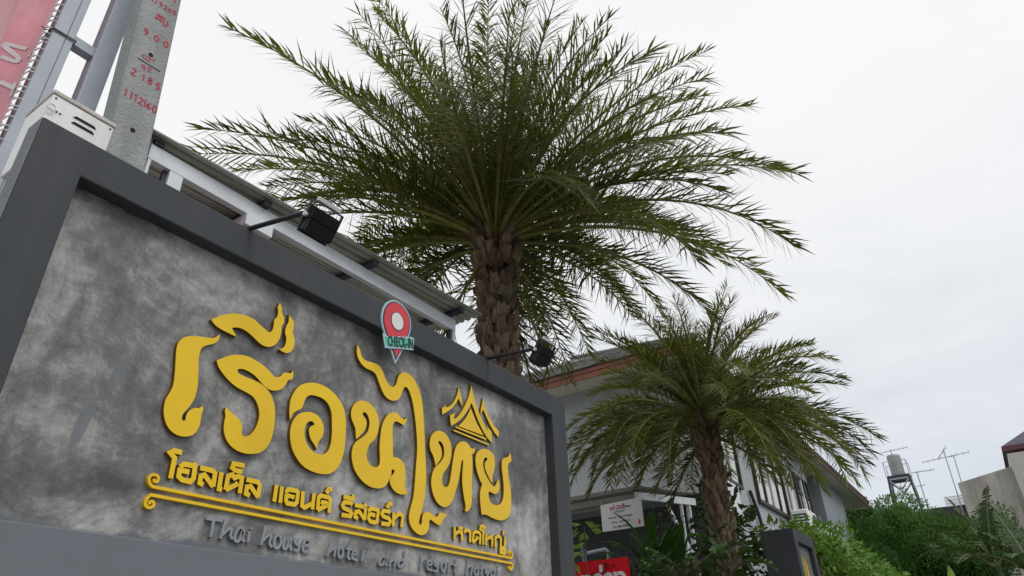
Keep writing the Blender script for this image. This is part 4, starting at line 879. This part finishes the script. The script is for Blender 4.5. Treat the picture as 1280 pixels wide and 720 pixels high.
# white salon sign hung below the awning edge
def board(name, corners, thick, label, mat, texts, cat='sign'):
    """flat board: corners TL, TR, BR, BL as points on a plane X = const, seen from -X"""
    tl, tr_, br, bl = [Vector(c) for c in corners]; c = (tl + tr_ + br + bl) / 4
    t = thing(name, c, label, cat)
    m = MB(); m.hexa([v - c for v in (tl, tr_, br, bl)], [v - c + Vector((thick, 0, 0)) for v in (tl, tr_, br, bl)]); m.build('panel', mat, t)
    ux = ((tr_ - tl) + (br - bl)).normalized(); uz = ((tl - bl) + (tr_ - br)).normalized(); W_ = ((tr_ - tl).length + (br - bl).length) / 2; H_ = ((tl - bl).length + (tr_ - br).length) / 2
    nx = ux.cross(uz)
    for body, u, v, size, mt, bold, shear in texts:
        me = text_mesh(body, size * H_, .001, bold, shear); o = obj('lettering', me, MT[mt], t)
        p = ux * (u - .5) * W_ + uz * (v - .5) * H_ + Vector((-.003, 0, 0))
        o.matrix_local = Matrix.Translation(p) @ Matrix((ux, uz, nx)).transposed().to_4x4()
        if body == 'ห้องว่าง': o.location += ux * (W_ / 2 - .05 - max(q.co.x for q in me.vertices) - (u - .5) * W_)
    return t, ux, uz, W_, H_
sb = [pt(750.4, 632, X=AX - .03), pt(801, 621.2, X=AX - .03), pt(805.2, 657.5, X=AX - .03), pt(753.4, 665, X=AX - .03)]
ws, ux, uz, W_, H_ = board('salon_sign', sb, .012, 'white salon sign board with red Thai writing hanging from the awning', MT['white_sign'],
 [('แก๋ บิวตี้', .40, .80, .20, 'red_paint', .0015, .15), ('salon', .66, .79, .11, 'dark', 0, .4), ('เสริมสวย', .45, .655, .12, 'pipe', 0, .1),
  ('ตัดผมชาย - หญิง ราคากันเอง', .46, .455, .085, 'dark', 0, 0), ('ยืดผม - ดัดผม ย้อมสี', .47, .285, .09, 'red_paint', 0, 0), ('โทร. 086-4748680', .48, .11, .10, 'dark', 0, 0)])
m = MB(); a_ = .035
arrow = [(-.5, 1), (.5, 1), (.5, 0), (1, 0), (0, -1), (-1, 0), (-.5, 0)]
ctr = ux * .40 * W_ - uz * .34 * H_ + Vector((-.004, 0, 0))
m.add([ctr + ux * p[0] * a_ * .6 + uz * p[1] * a_ * 1.1 for p in arrow] + [ctr + ux * p[0] * a_ * .6 + uz * p[1] * a_ * 1.1 + Vector((.004, 0, 0)) for p in arrow], [tuple(range(7)), tuple(reversed(range(7, 14)))] + [(i, (i + 1) % 7, 7 + (i + 1) % 7, 7 + i) for i in range(7)])
m.build('arrow', MT['red_sign'], ws)
for s in (-.4, .4):
    m = MB(); q = ux * s * W_ + uz * .5 * H_; m.tube([q + Vector((.006, 0, -.01)), q + Vector((.02, 0, .07))], .005, 5); m.build('hanger', MT['wire'], ws)

RX = 8.3
rtr = pt(785, 695.6, X=RX); rtl = Vector((RX, rtr.y + 1.02, rtr.z)); H0 = .62
rs, ux, uz, W_, H_ = board('vacancy_sign', [rtl, rtr, rtr - Vector((0, 0, H0)), rtl - Vector((0, 0, H0))], .015, 'red sign board with bold white Thai lettering beside the sign wall', MT['red_sign'],
 [('ห้องว่าง', .475, .60, .52, 'white', .009, 0)])
m = MB()
for s in (-.4, .4): m.bar(ux * s * W_ + Vector((.03, 0, -rtr.z + H0 / 2)), ux * s * W_ + Vector((.03, 0, .2)), .035)
m.build('stand', MT['steel_light'], rs)
# pipe rail behind the red board
pr = thing('pipe_rail', (8.9, 2.1, 0), 'bent grey pipe rail standing behind the red sign', 'rail'); O = Vector((8.9, 2.1, 0))
a_ = pt(731, 692, X=8.9); c_ = pt(760, 687, X=8.9)
m = MB(); m.tube([Vector((8.9, a_.y, 0)) - O, Vector((8.9, a_.y, a_.z - .03)) - O, Vector((8.9, a_.y - .03, a_.z)) - O, Vector((8.9, c_.y + .03, c_.z + .01)) - O, Vector((8.9, c_.y, c_.z - .02)) - O, Vector((8.9, c_.y, 0)) - O], .024, 8); m.build('hoop', MT['steel'], pr)
m = MB(); m.tube([Vector((8.88, a_.y + .01, a_.z - .2)) - O, Vector((8.88, a_.y + .01, a_.z + .09)) - O], .02, 8); m.build('tap_pipe', MT['pipe'], pr)
m = MB(); m.tube([Vector((8.88, a_.y + .06, a_.z + .03)) - O, Vector((8.88, a_.y - .04, a_.z + .03)) - O], .012, 8); m.build('tap_handle', MT['pipe'], pr)

# ------------------------------------------------------------------ small matching gate sign
gs = thing('gate_sign', (8.97, -.45, 0), 'small charcoal gate pillar sign with yellow emblem beside the smaller palm', 'sign')
O = Vector((8.97, -.45, 0)); gx1 = pt(1016, 675.5, Y=-.58).x
m = MB(); m.prism([(0, 1.4), (0, 3.0), (gx1 - O.x, 3.0), (gx1 - O.x, 1.4), (gx1 - O.x - .13, 1.4), (gx1 - O.x - .13, 2.86), (.14, 2.86), (.14, 1.4)], -.13, .26); m.build('frame', MT['frame'], gs, bevel=.008)
m = MB(); m.box(0, gx1 - O.x, -.13, .26, 0, 1.4); m.build('base', MT['frame'], gs)
m = MB(); m.box(.135, gx1 - O.x - .125, -.07, .12, 1.398, 2.865); m.build('panel', MT['cement'], gs)
cx = (gx1 - O.x) / 2
for poly in ([(-.34, 2.05), (-.30, 2.12), (-.05, 2.35), (0, 2.72), (.05, 2.35), (.30, 2.12), (.34, 2.05)], [(-.40, 1.94), (.40, 1.94), (.40, 2.0), (-.40, 2.0)], [(-.30, 1.7), (.30, 1.7), (.30, 1.88), (-.30, 1.88)]):
    m = MB(); m.prism([(cx + x, z) for x, z in poly], -.095, -.069); m.build('emblem_piece', MT['gold'], gs)

# ------------------------------------------------------------------ leafy plants
def leaf_cloud(blobs, n, size, seed, shape=2.2, fill=.55, droop=.3):
    """many small leaf faces spread through overlapping lumps; blobs: (centre, radii)"""
    rr = random.Random(seed); v = []; f = []
    vol = [b[1][0] * b[1][1] * b[1][2] for b in blobs]; tot = sum(vol)
    for bi, (c, r) in enumerate(blobs):
        for _ in range(int(n * vol[bi] / tot)):
            while True:
                d = Vector((rr.uniform(-1, 1), rr.uniform(-1, 1), rr.uniform(-1, 1)))
                if .05 < d.length < 1: break
            d.normalize(); rad = rr.random() ** (1 / 3 * fill) * (1 + .16 * math.sin(d.x * 5 + bi) * math.sin(d.y * 6 + d.z * 5 + bi * 2))
            p = Vector(c) + Vector((d.x * r[0], d.y * r[1], d.z * r[2])) * rad
            ax = (d + Vector((rr.uniform(-1, 1), rr.uniform(-1, 1), rr.uniform(-1, 1) - droop)) * .9).normalized()
            sd_ = ax.cross(Vector((rr.uniform(-1, 1), rr.uniform(-1, 1), rr.uniform(.2, 1)))).normalized()
            s = size * rr.uniform(.6, 1.3); k = len(v)
            nrm = ax.cross(sd_) * s * .12
            v += [tuple(p), tuple(p + ax * s * .5 + sd_ * s / shape * .5 + nrm), tuple(p + ax * s), tuple(p + ax * s * .5 - sd_ * s / shape * .5 + nrm)]
            f.append((k, k + 1, k + 2, k + 3))
    me = bpy.data.meshes.new('leaves'); me.from_pydata(v, [], f); me.update(); return me
def bush(name, base, blobs, n, size, mat, label, cat, seed, group=None, trunk=True, shape=2.2, part='foliage', thick=1.0, core=0.0):
    t = thing(name, base, label, cat, group)
    me = leaf_cloud(blobs, n, size, seed, shape)
    if core:                                    # solid spheres added inside the leaves to block light
        bm = bmesh.new(); bm.from_mesh(me); r0 = random.Random(seed + 5)
        for c, r in blobs:
            q = bmesh.ops.create_icosphere(bm, subdivisions=2, radius=1.0)
            for v in q['verts']:
                k = core * r0.uniform(.8, 1.08); v.co = Vector((c[0] + v.co.x * r[0] * k, c[1] + v.co.y * r[1] * k, c[2] + v.co.z * r[2] * k))
        bm.to_mesh(me); bm.free()
    o = obj(part, me, mat, t)
    if trunk:
        rr = random.Random(seed + 1); m = MB()
        for c, r in blobs[:7]:
            c = Vector(c); m.tube(curve([(rr.uniform(-.05, .05), rr.uniform(-.05, .05), 0), (c.x * .4 + rr.uniform(-.1, .1), c.y * .4, c.z * .45), tuple(c)], 4), [(.05 * (1 - k / 11) + .012) * thick for k in range(9)], 6)
        m.build('stems' if part == 'foliage' else 'trunk', MT['stem'], t, smooth=True)
    return t
# leafy shrub right of the small palm trunk
bush('broadleaf_shrub', (9.45, .42, 0), [((0, -.02, 3.35), (.35, .35, .30)), ((-.05, .0, 2.7), (.42, .45, .5)), ((.35, .1, 3.0), (.4, .35, .45)), ((.1, 0, 1.6), (.5, .5, 1.0)), ((.15, .05, 3.75), (.16, .2, .22)), ((.75, 0, 3.1), (.35, .3, .3))], 1500, .15, MT['leaf'], 'glossy broad-leaved shrub to the right of the small palm trunk', 'shrub', 11)
bush('creeper', (10.3, -.2, 0), [((-.7, -.05, 3.08), (.55, .22, .12)), ((.2, -.1, 3.1), (.7, .25, .16)), ((1.0, -.15, 2.95), (.55, .3, .3)), ((.2, .05, 2.2), (.9, .25, .8))], 2600, .085, MT['leaf_bright'], 'bright green creeper trailing over the top of the gate pillar', 'creeper', 12)
bush('climbing_hedge', (12.4, -.55, 0), [((-.5, .1, 2.95), (.7, .45, .55)), ((.4, 0, 2.75), (.8, .5, .5)), ((1.5, -.1, 2.62), (.9, .5, .42)), ((2.6, -.2, 2.55), (.8, .5, .4)), ((.6, 0, 1.6), (1.8, .6, 1.1)), ((-.9, .35, 3.2), (.5, .35, .35))], 9000, .10, MT['leaf_bright'], 'bright green hedge of small leaves past the gate pillar', 'hedge', 13, core=.7)

def pinnate_plant(name, base, n, L, label, seed, mat, spread=(.2, 1.1), leaf=.16, z0=0.0, stem=True):
    t = thing(name, base, label, 'plant'); rr = random.Random(seed)
    for i in range(n):
        az = i * 2.4 + rr.uniform(-.3, .3); el = rr.uniform(*spread); me = frond_mesh(az, el, L * rr.uniform(.75, 1.1), rr.uniform(.6, 1.3), seed * 100 + i, leaf=leaf, dens=26, start=.22, width=.045, vee=.1)
        o = obj('leaf', me, [mat, MT['stem']], t); o.location = (0, 0, z0 + rr.uniform(-.35, .2))
    if stem: m = MB(); m.tube([(0, 0, 0), (.02, .02, z0 * .5), (0, 0, z0)], [.05, .04, .025], 8); m.build('stem', MT['stem'], t)
    return t
def at_h(px, py, X): return pt(px, py, X=X)
p_ = at_h(862, 700, 8.1); pinnate_plant('feather_leaf_plant', (p_.x, p_.y, 0), 16, .85, 'green feather-leaved plant at the left foot of the small palm', 21, MT['leaf'], z0=p_.z - .22, leaf=.12)
p_ = at_h(900, 705, 8.2); pinnate_plant('feather_leaf_plant', (p_.x, p_.y - .1, 0), 9, .55, 'small feather-leaved plant in front of the small palm trunk', 22, MT['leaf'], z0=p_.z - .1)
def strap_plant(name, base, n, L, w, label, seed, mat, z0=0.0, el=(.7, 1.45), bend=(.5, 1.4)):
    t = thing(name, base, label, 'plant'); rr = random.Random(seed)
    for i in range(n):
        az = i * 2.4 + rr.uniform(-.4, .4); e0 = rr.uniform(*el); bd2 = rr.uniform(*bend); Lq = L * rr.uniform(.7, 1.1); p = Vector((0, 0, 0)); m = MB(); S_ = Vector((-math.sin(az), math.cos(az), 0)); k_ = 9; pr_ = None
        for j in range(k_ + 1):
            t_ = j / k_; e_ = e0 - bd2 * t_ ** 1.6; d = Vector((math.cos(az) * math.cos(e_), math.sin(az) * math.cos(e_), math.sin(e_))); ww = w * (.35 + 1.3 * t_) * (1 - t_ ** 3) if t_ < 1 else 0.002; up = S_.cross(d)
            cur = [p - S_ * ww * .5 + up * ww * .12, p.copy(), p + S_ * ww * .5 + up * ww * .12]
            if pr_ is not None: m.add(pr_ + cur, [(0, 1, 4, 3), (1, 2, 5, 4)])
            pr_ = cur; p = p + d * Lq / k_
        me = bpy.data.meshes.new('leaf'); me.from_pydata(m.v, [], m.f); me.polygons.foreach_set('use_smooth', [True] * len(me.polygons)); o = obj('leaf', me, mat, t); o.location = (0, 0, z0 + rr.uniform(-.1, .1))
    if z0 > .2: m = MB(); m.tube([(0, 0, 0), (0, 0, z0)], [.06, .04], 8); m.build('stem', MT['stem'], t)
    return t
p_ = at_h(818, 712, 8.9); strap_plant('strap_leaf_plant', (p_.x, p_.y, 0), 22, 1.0, .10, 'dark strap-leaved plant under the awning beside the red sign', 23, MT['leaf_dark'], z0=p_.z - .15)
p_ = at_h(842, 690, 9.2); strap_plant('strap_leaf_plant', (p_.x, p_.y, 0), 12, .95, .17, 'broad-leaved green plant below the salon sign', 24, MT['leaf'], z0=p_.z - .62, el=(1.0, 1.5), bend=(.2, .8))
p_ = at_h(826, 645, 9.4); bush('thin_shrub', (p_.x, p_.y, 0), [((0, 0, p_.z), (.16, .18, .16)), ((.05, .1, p_.z - .4), (.2, .2, .25)), ((0, 0, p_.z - 1.0), (.3, .3, .6)), ((.0, .45, p_.z - .9), (.3, .4, .4))], 380, .10, MT['leaf'], 'thin leafy shrub reaching up beside the salon sign', 'shrub', 25, thick=.4)
p_ = at_h(790, 700, 8.6); bush('small_shrub', (p_.x, p_.y, 0), [((0, 0, p_.z), (.3, .5, .22)), ((0, .3, p_.z - .5), (.4, .5, .5))], 500, .11, MT['leaf_dark'], 'dark small-leaved shrub between the red sign and the awning', 'shrub', 26)
p_ = at_h(730, 657, 8.0); bush('sprig', (p_.x, p_.y, 0), [((0, 0, p_.z), (.12, .14, .08)), ((0, .35, p_.z - .3), (.15, .2, .2))], 46, .15, MT['leaf_bright'], 'light green leafy sprig just right of the sign wall edge', 'shrub', 27, thick=.22)

# ------------------------------------------------------------------ far right: trees, bananas, wall, house, water tower, aerials
def tree(base, blobs, n, size, label, seed, mat):
    t = bush('tree', base, blobs, n, size, mat, label, 'tree', seed, 'trees beyond the building', True, 2.0, 'crown', core=.60); return t
def lumps(px, py, X, rx, ry, rz, base, seed, n=9):
    rr = random.Random(seed); c = pt(px, py, X=X) - Vector(base); res = [((c.x, c.y, c.z), (rx * .8, ry * .8, rz * .8))]
    for i in range(n):
        a = rr.uniform(0, 6.28); q = rr.uniform(.45, .95); res.append(((c.x + rx * q * math.cos(a), c.y + ry * q * math.sin(a), c.z + rz * rr.uniform(-.6, .75)), (rx * rr.uniform(.28, .46), ry * rr.uniform(.28, .46), rz * rr.uniform(.28, .42))))
    return res
for (px, py, X, rx, ry, rz, lab, sd2, mt, nl) in (
  (1098, 715, 25, 1.9, 1.7, 1.9, 'rounded dark green tree just right of the building end', 31, 'tree_leaf', 15000),
  (1188, 700, 27, 2.2, 2.1, 1.75, 'broad dense dark green tree below the stained wall', 32, 'tree_leaf', 20000),
  (1148, 698, 31, 2.9, 2.0, 1.5, 'dark tree directly below the water tower', 33, 'tree_leaf', 14000),
  (1082, 668, 30, 1.5, 1.7, 1.2, 'lighter feathery tree crown against the sky beside the eave', 34, 'leaf', 9000)):
    c = pt(px, py, X=X); base = (c.x, c.y, 0); tree(base, lumps(px, py, X, rx, ry, rz, base, sd2, 12) + [((0, 0, c.z - rz * 1.2), (rx * .9, ry * .9, rz))], int(nl * 3), .088, lab, sd2, MT[mt])

def banana_leaf(L, w, e0, bd2, az, seed):
    rr = random.Random(seed); p = Vector((0, 0, 0)); m = MB(); S_ = Vector((-math.sin(az), math.cos(az), 0)); k_ = 22; P_ = []
    for j in range(k_ + 1):
        t_ = j / k_; e_ = e0 - bd2 * t_ ** 1.5; d = Vector((math.cos(az) * math.cos(e_), math.sin(az) * math.cos(e_), math.sin(e_))); P_.append((p.copy(), d, S_.cross(d))); p = p + d * L / k_
    for sg in (-1, 1):
        gap = False
        for j in range(3, k_):
            (a, da, ua), (c, dc, uc) = P_[j], P_[j + 1]; t0, t1 = (j - 3) / (k_ - 3), (j - 2) / (k_ - 3)
            w0 = w * math.sin(math.pi * min(1, t0 * .92 + .08)) ** .6; w1 = w * math.sin(math.pi * min(1, t1 * .92 + .08)) ** .6
            tear = .0 if rr.random() > .3 else rr.uniform(.02, .07); dr = rr.uniform(-.35, .05)
            m.add([a, c, c + S_ * sg * w1 + uc * w1 * dr - da * tear, a + S_ * sg * w0 + ua * w0 * (dr + rr.uniform(-.05, .05)) + da * tear], [(0, 1, 2, 3)])
    m.cur = 1; m.tube([q[0] for q in P_], [.03 * (1 - .85 * j / k_) for j in range(k_ + 1)], 5, False)
    me = bpy.data.meshes.new('leaf'); me.from_pydata(m.v, [], m.f); me.polygons.foreach_set('material_index', m.m); return me
def banana(base, z0, specs, label, seed):
    t = thing('banana_plant', base, label, 'banana plant', 'banana plants')
    m = MB(); m.tube([(0, 0, 0), (.03, 0, z0 * .5), (0, 0, z0)], [.16, .13, .08], 10); m.build('stem', MT['leaf_banana'], t, smooth=True)
    for i, (az, e0, L, w, bd2) in enumerate(specs):
        o = obj('leaf', banana_leaf(L, w, e0, bd2, az, seed + i), [MT['leaf_banana'], MT['rachis']], t); o.location = (0, 0, z0 - .15)
    return t
c = pt(1243, 702, X=21); banana((c.x, c.y, 0), c.z, [(1.3, 1.38, 1.9, .27, .35), (-.9, 1.42, 2.05, .25, .3), (1.75, 1.15, 2.3, .20, 1.9), (1.9, .75, 1.9, .22, 1.6), (-1.4, .95, 1.6, .27, 1.4), (2.6, .55, 1.5, .24, 1.4), (-2.2, .8, 1.6, .25, 1.5), (.2, 1.0, 1.5, .27, 1.2)], 'tall banana plant with torn drooping leaves in front of the stained wall', 41)
c = pt(1292, 712, X=19); banana((c.x, c.y, 0), c.z, [(1.4, 1.2, 1.5, .24, .9), (2.0, .8, 1.5, .24, 1.4), (-1.5, 1.1, 1.6, .27, .9), (.6, 1.35, 1.6, .26, .4), (2.9, .7, 1.4, .24, 1.3), (1.7, 1.0, 1.9, .22, 1.0)], 'banana plant at the right edge below the stained wall', 51)
c = pt(1196, 745, X=11); strap_plant('banana_sucker', (c.x, c.y, 0), 1, .70, .12, 'single young green leaf pointing up in front of the dark trees', 61, MT['leaf_bright'], z0=c.z - .12, el=(1.22, 1.24), bend=(.05, .06))

# stained boundary house wall with plum roof house
hw = thing('stained_house', (36, -5, 0), 'weathered cream house side with stained plaster wall', 'house')
O = Vector((36, -5, 0)); HX = 36.0
q = [pt(1197, 604, X=HX), pt(1264, 583, X=HX)]
m = MB(); y0, y1, z0, z1 = q[0].y, q[1].y, q[0].z, q[1].z
m.hexa([Vector(v) - O for v in ((HX, y0, 0), (HX, y1, 0), (HX + 6, y1, 0), (HX + 6, y0, 0))], [Vector(v) - O for v in ((HX, y0, z0), (HX, y1, z1), (HX + 6, y1, z1), (HX + 6, y0, z0))]); m.build('side_wall', MT['wall_stain'], hw)
m = MB(); zc_ = pt(1270, 578, X=HX - .5).z; m.box(HX - .5 - O.x, HX + 6 - O.x, y1 - 5 - O.y, y1 - .001 - O.y, 0, zc_ + .4); m.build('front_wall', MT['wall_cream'], hw)
ph = thing('plum_roof_house', (40, -9, 0), 'house corner with dark plum tiled roof above the cream wall', 'house')
O = Vector((40, -9, 0)); HX = 40.0
q = [pt(1252, 562, X=HX), pt(1256, 584, X=HX), pt(1282, 541, X=HX)]
m = MB(); m.box(0, 6, q[0].y - 6 - O.y, q[0].y - .35 - O.y, 0, q[0].z - .05); m.build('wall', MT['brown'], ph)
m = MB(); m.box(-.012, 5, q[0].y - 6 - O.y, q[0].y - 1.25 - O.y, 0, q[0].z - .55); m.build('wall_panel', MT['wall_cream'], ph)
m = MB(); ye = q[0].y; ze = q[0].z
yr, zr = ye - 4.2, ze + 2.9
m.v = [tuple(Vector(v) - O) for v in ((HX - .6, ye, ze), (HX - .6, ye - 9, ze), (HX + 8, ye - 9, ze), (HX + 8, ye, ze), (HX + 3.5, yr, zr), (HX + 4.5, yr, zr))]
m.f = [(0, 1, 4), (1, 2, 5, 4), (2, 3, 5), (3, 0, 4, 5), (0, 3, 2, 1)]; m.m = [0] * 5; m.build('roof', MT['roof_far'], ph)
bbox(HX - .62, HX - .56, ye - 9, ye, ze - .22, ze - .001, 'fascia', MT['brown'], ph, O)

# water tower
WTX = 34.0; ct = pt(1119, 582, X=WTX); pl_ = pt(1124, 596, X=WTX)
wt = thing('water_tower', (WTX, pl_.y, 0), 'stainless water tank on a dark lattice steel tower behind the trees', 'water tower')
zp = pl_.z; O = Vector((WTX, pl_.y, 0)); rT = .275
m = MB(); hT = pt(1120, 566, X=WTX).z - zp - .05
prof = [(rT * .98, .04), (rT, .12)] + [(rT * (1.0 if k % 2 else .965), .12 + (hT - .24) * k / 10) for k in range(1, 11)] + [(rT * .97, hT - .10), (rT * .9, hT - .04), (rT * .3, hT)]
vs = [(r_ * math.cos(2 * math.pi * k / 24), r_ * math.sin(2 * math.pi * k / 24), zp + z) for r_, z in prof for k in range(24)]
m.add(vs, [(i * 24 + k, i * 24 + (k + 1) % 24, (i + 1) * 24 + (k + 1) % 24, (i + 1) * 24 + k) for i in range(len(prof) - 1) for k in range(24)] + [tuple(range((len(prof) - 1) * 24, len(prof) * 24))]); m.build('tank', MT['tank'], wt, smooth=True)
m = MB(); m.box(-.44, .44, -.44, .44, zp - .12, zp); m.build('platform', MT['steel_dark'], wt)
for sx in (-1, 1):
    for sy in (-1, 1): m = MB(); m.bar((sx * 1.0, sy * 1.0, 0), (sx * .40, sy * .40, zp - .12), .08); m.build('leg', MT['steel_dark'], wt)
zz = 2.0
while zz < zp - .5:
    f = lambda z: 1.0 - .60 * z / zp
    zn = min(zz + 1.1, zp - .15)
    for (ax_, ay, bx, by) in ((-1, -1, 1, -1), (1, -1, 1, 1), (1, 1, -1, 1), (-1, 1, -1, -1)):
        m = MB(); m.bar((ax_ * f(zz), ay * f(zz), zz), (bx * f(zn), by * f(zn), zn), .045); m.bar((bx * f(zz), by * f(zz), zz), (ax_ * f(zn), ay * f(zn), zn), .045); m.bar((ax_ * f(zn), ay * f(zn), zn), (bx * f(zn), by * f(zn), zn), .05); m.build('brace', MT['steel'], wt)
    zz = zn if zn < zp - .2 else zp
m = MB()
for sx, sy in ((-1, -1), (-1, 1), (1, -1), (1, 1)): m.tube([(sx * .44, sy * .44, zp), (sx * .44, sy * .44, zp + .6)], .016, 6)
m.tube([(-.44, -.44, zp + .6), (-.44, .44, zp + .6), (.44, .44, zp + .6), (.44, -.44, zp + .6), (-.44, -.44, zp + .6)], .014, 6); m.build('guard_rail', MT['steel'], wt)

def aerial(foot, top, booms, label):
    f_, t_ = Vector(foot), Vector(top); t = thing('tv_aerial', (f_.x, f_.y, 0), label, 'aerial', 'television aerials'); O_ = Vector((f_.x, f_.y, 0))
    m = MB(); m.tube([Vector((f_.x, f_.y, 0)) - O_, t_ - O_], .024, 6); m.build('mast', MT['steel'], t)
    for a, c, n, el in booms:
        a, c = Vector(a), Vector(c); m = MB(); m.tube([a - O_, c - O_], .017, 6)
        d = (c - a).normalized()
        for k in range(n):
            p = a.lerp(c, k / max(1, n - 1)) - O_; m.tube([p - Vector((el * (.6 + .4 * k / n), 0, 0)), p + Vector((el * (.6 + .4 * k / n), 0, 0))], .007, 4)
        m.build('boom', MT['steel'], t)
X_ = 37.0
aerial(pt(1199, 640, X=X_), pt(1179, 562, X=X_), [(pt(1153, 578, X=X_), pt(1211, 565, X=X_), 9, .45), (pt(1173, 573, X=X_), pt(1182, 559, X=X_), 5, .5)], 'tallest television aerial with a long cross boom above the trees')
aerial(pt(1203, 640, X=X_ + 1), pt(1192, 570, X=X_ + 1), [(pt(1186, 571, X=X_ + 1), pt(1194, 569, X=X_ + 1), 3, .3)], 'plain thin mast just right of the tallest television aerial')
aerial(pt(1163, 650, X=X_ - 1), pt(1146, 590, X=X_ - 1), [(pt(1140, 591, X=X_ - 1), pt(1167, 587, X=X_ - 1), 7, .35), (pt(1146, 608, X=X_ - 1), pt(1156, 606, X=X_ - 1), 3, .25)], 'small television aerial between the water tower and the tall aerial')
aerial(pt(1118, 600, X=X_ + 3), pt(1113, 562, X=X_ + 3), [(pt(1102, 566, X=X_ + 3), pt(1134, 559, X=X_ + 3), 7, .4)], 'television aerial showing just above the water tank')
# flat roof with railing between trees and stained wall
rb = thing('flat_roof_house', (38, 0, 0), 'dark flat roof with wire railing behind the trees', 'house'); HX = 38.0; O = Vector((38, 0, 0))
a_, c_ = pt(1160, 636, X=HX), pt(1208, 634, X=HX)
m = MB(); m.box(0, 5, c_.y - O.y, a_.y - O.y, 0, a_.z); m.build('wall', MT['wall_dark'], rb)
m = MB(); a2, c2 = pt(1180, 622, X=HX - .1), pt(1202, 618, X=HX - .1); n_ = 14
for k in range(n_ + 1):
    y = a2.y + (c2.y - a2.y) * k / n_; m.bar((-.1, y - O.y, a_.z - .05), (-.1, y - O.y, a2.z), .03)
for z in (a2.z, (a2.z * .6 + a_.z * .4), (a2.z * .25 + a_.z * .75)): m.bar((-.1, a2.y - O.y, z), (-.1, c2.y - O.y, z), .035)
m.build('railing', MT['steel_light'], rb)
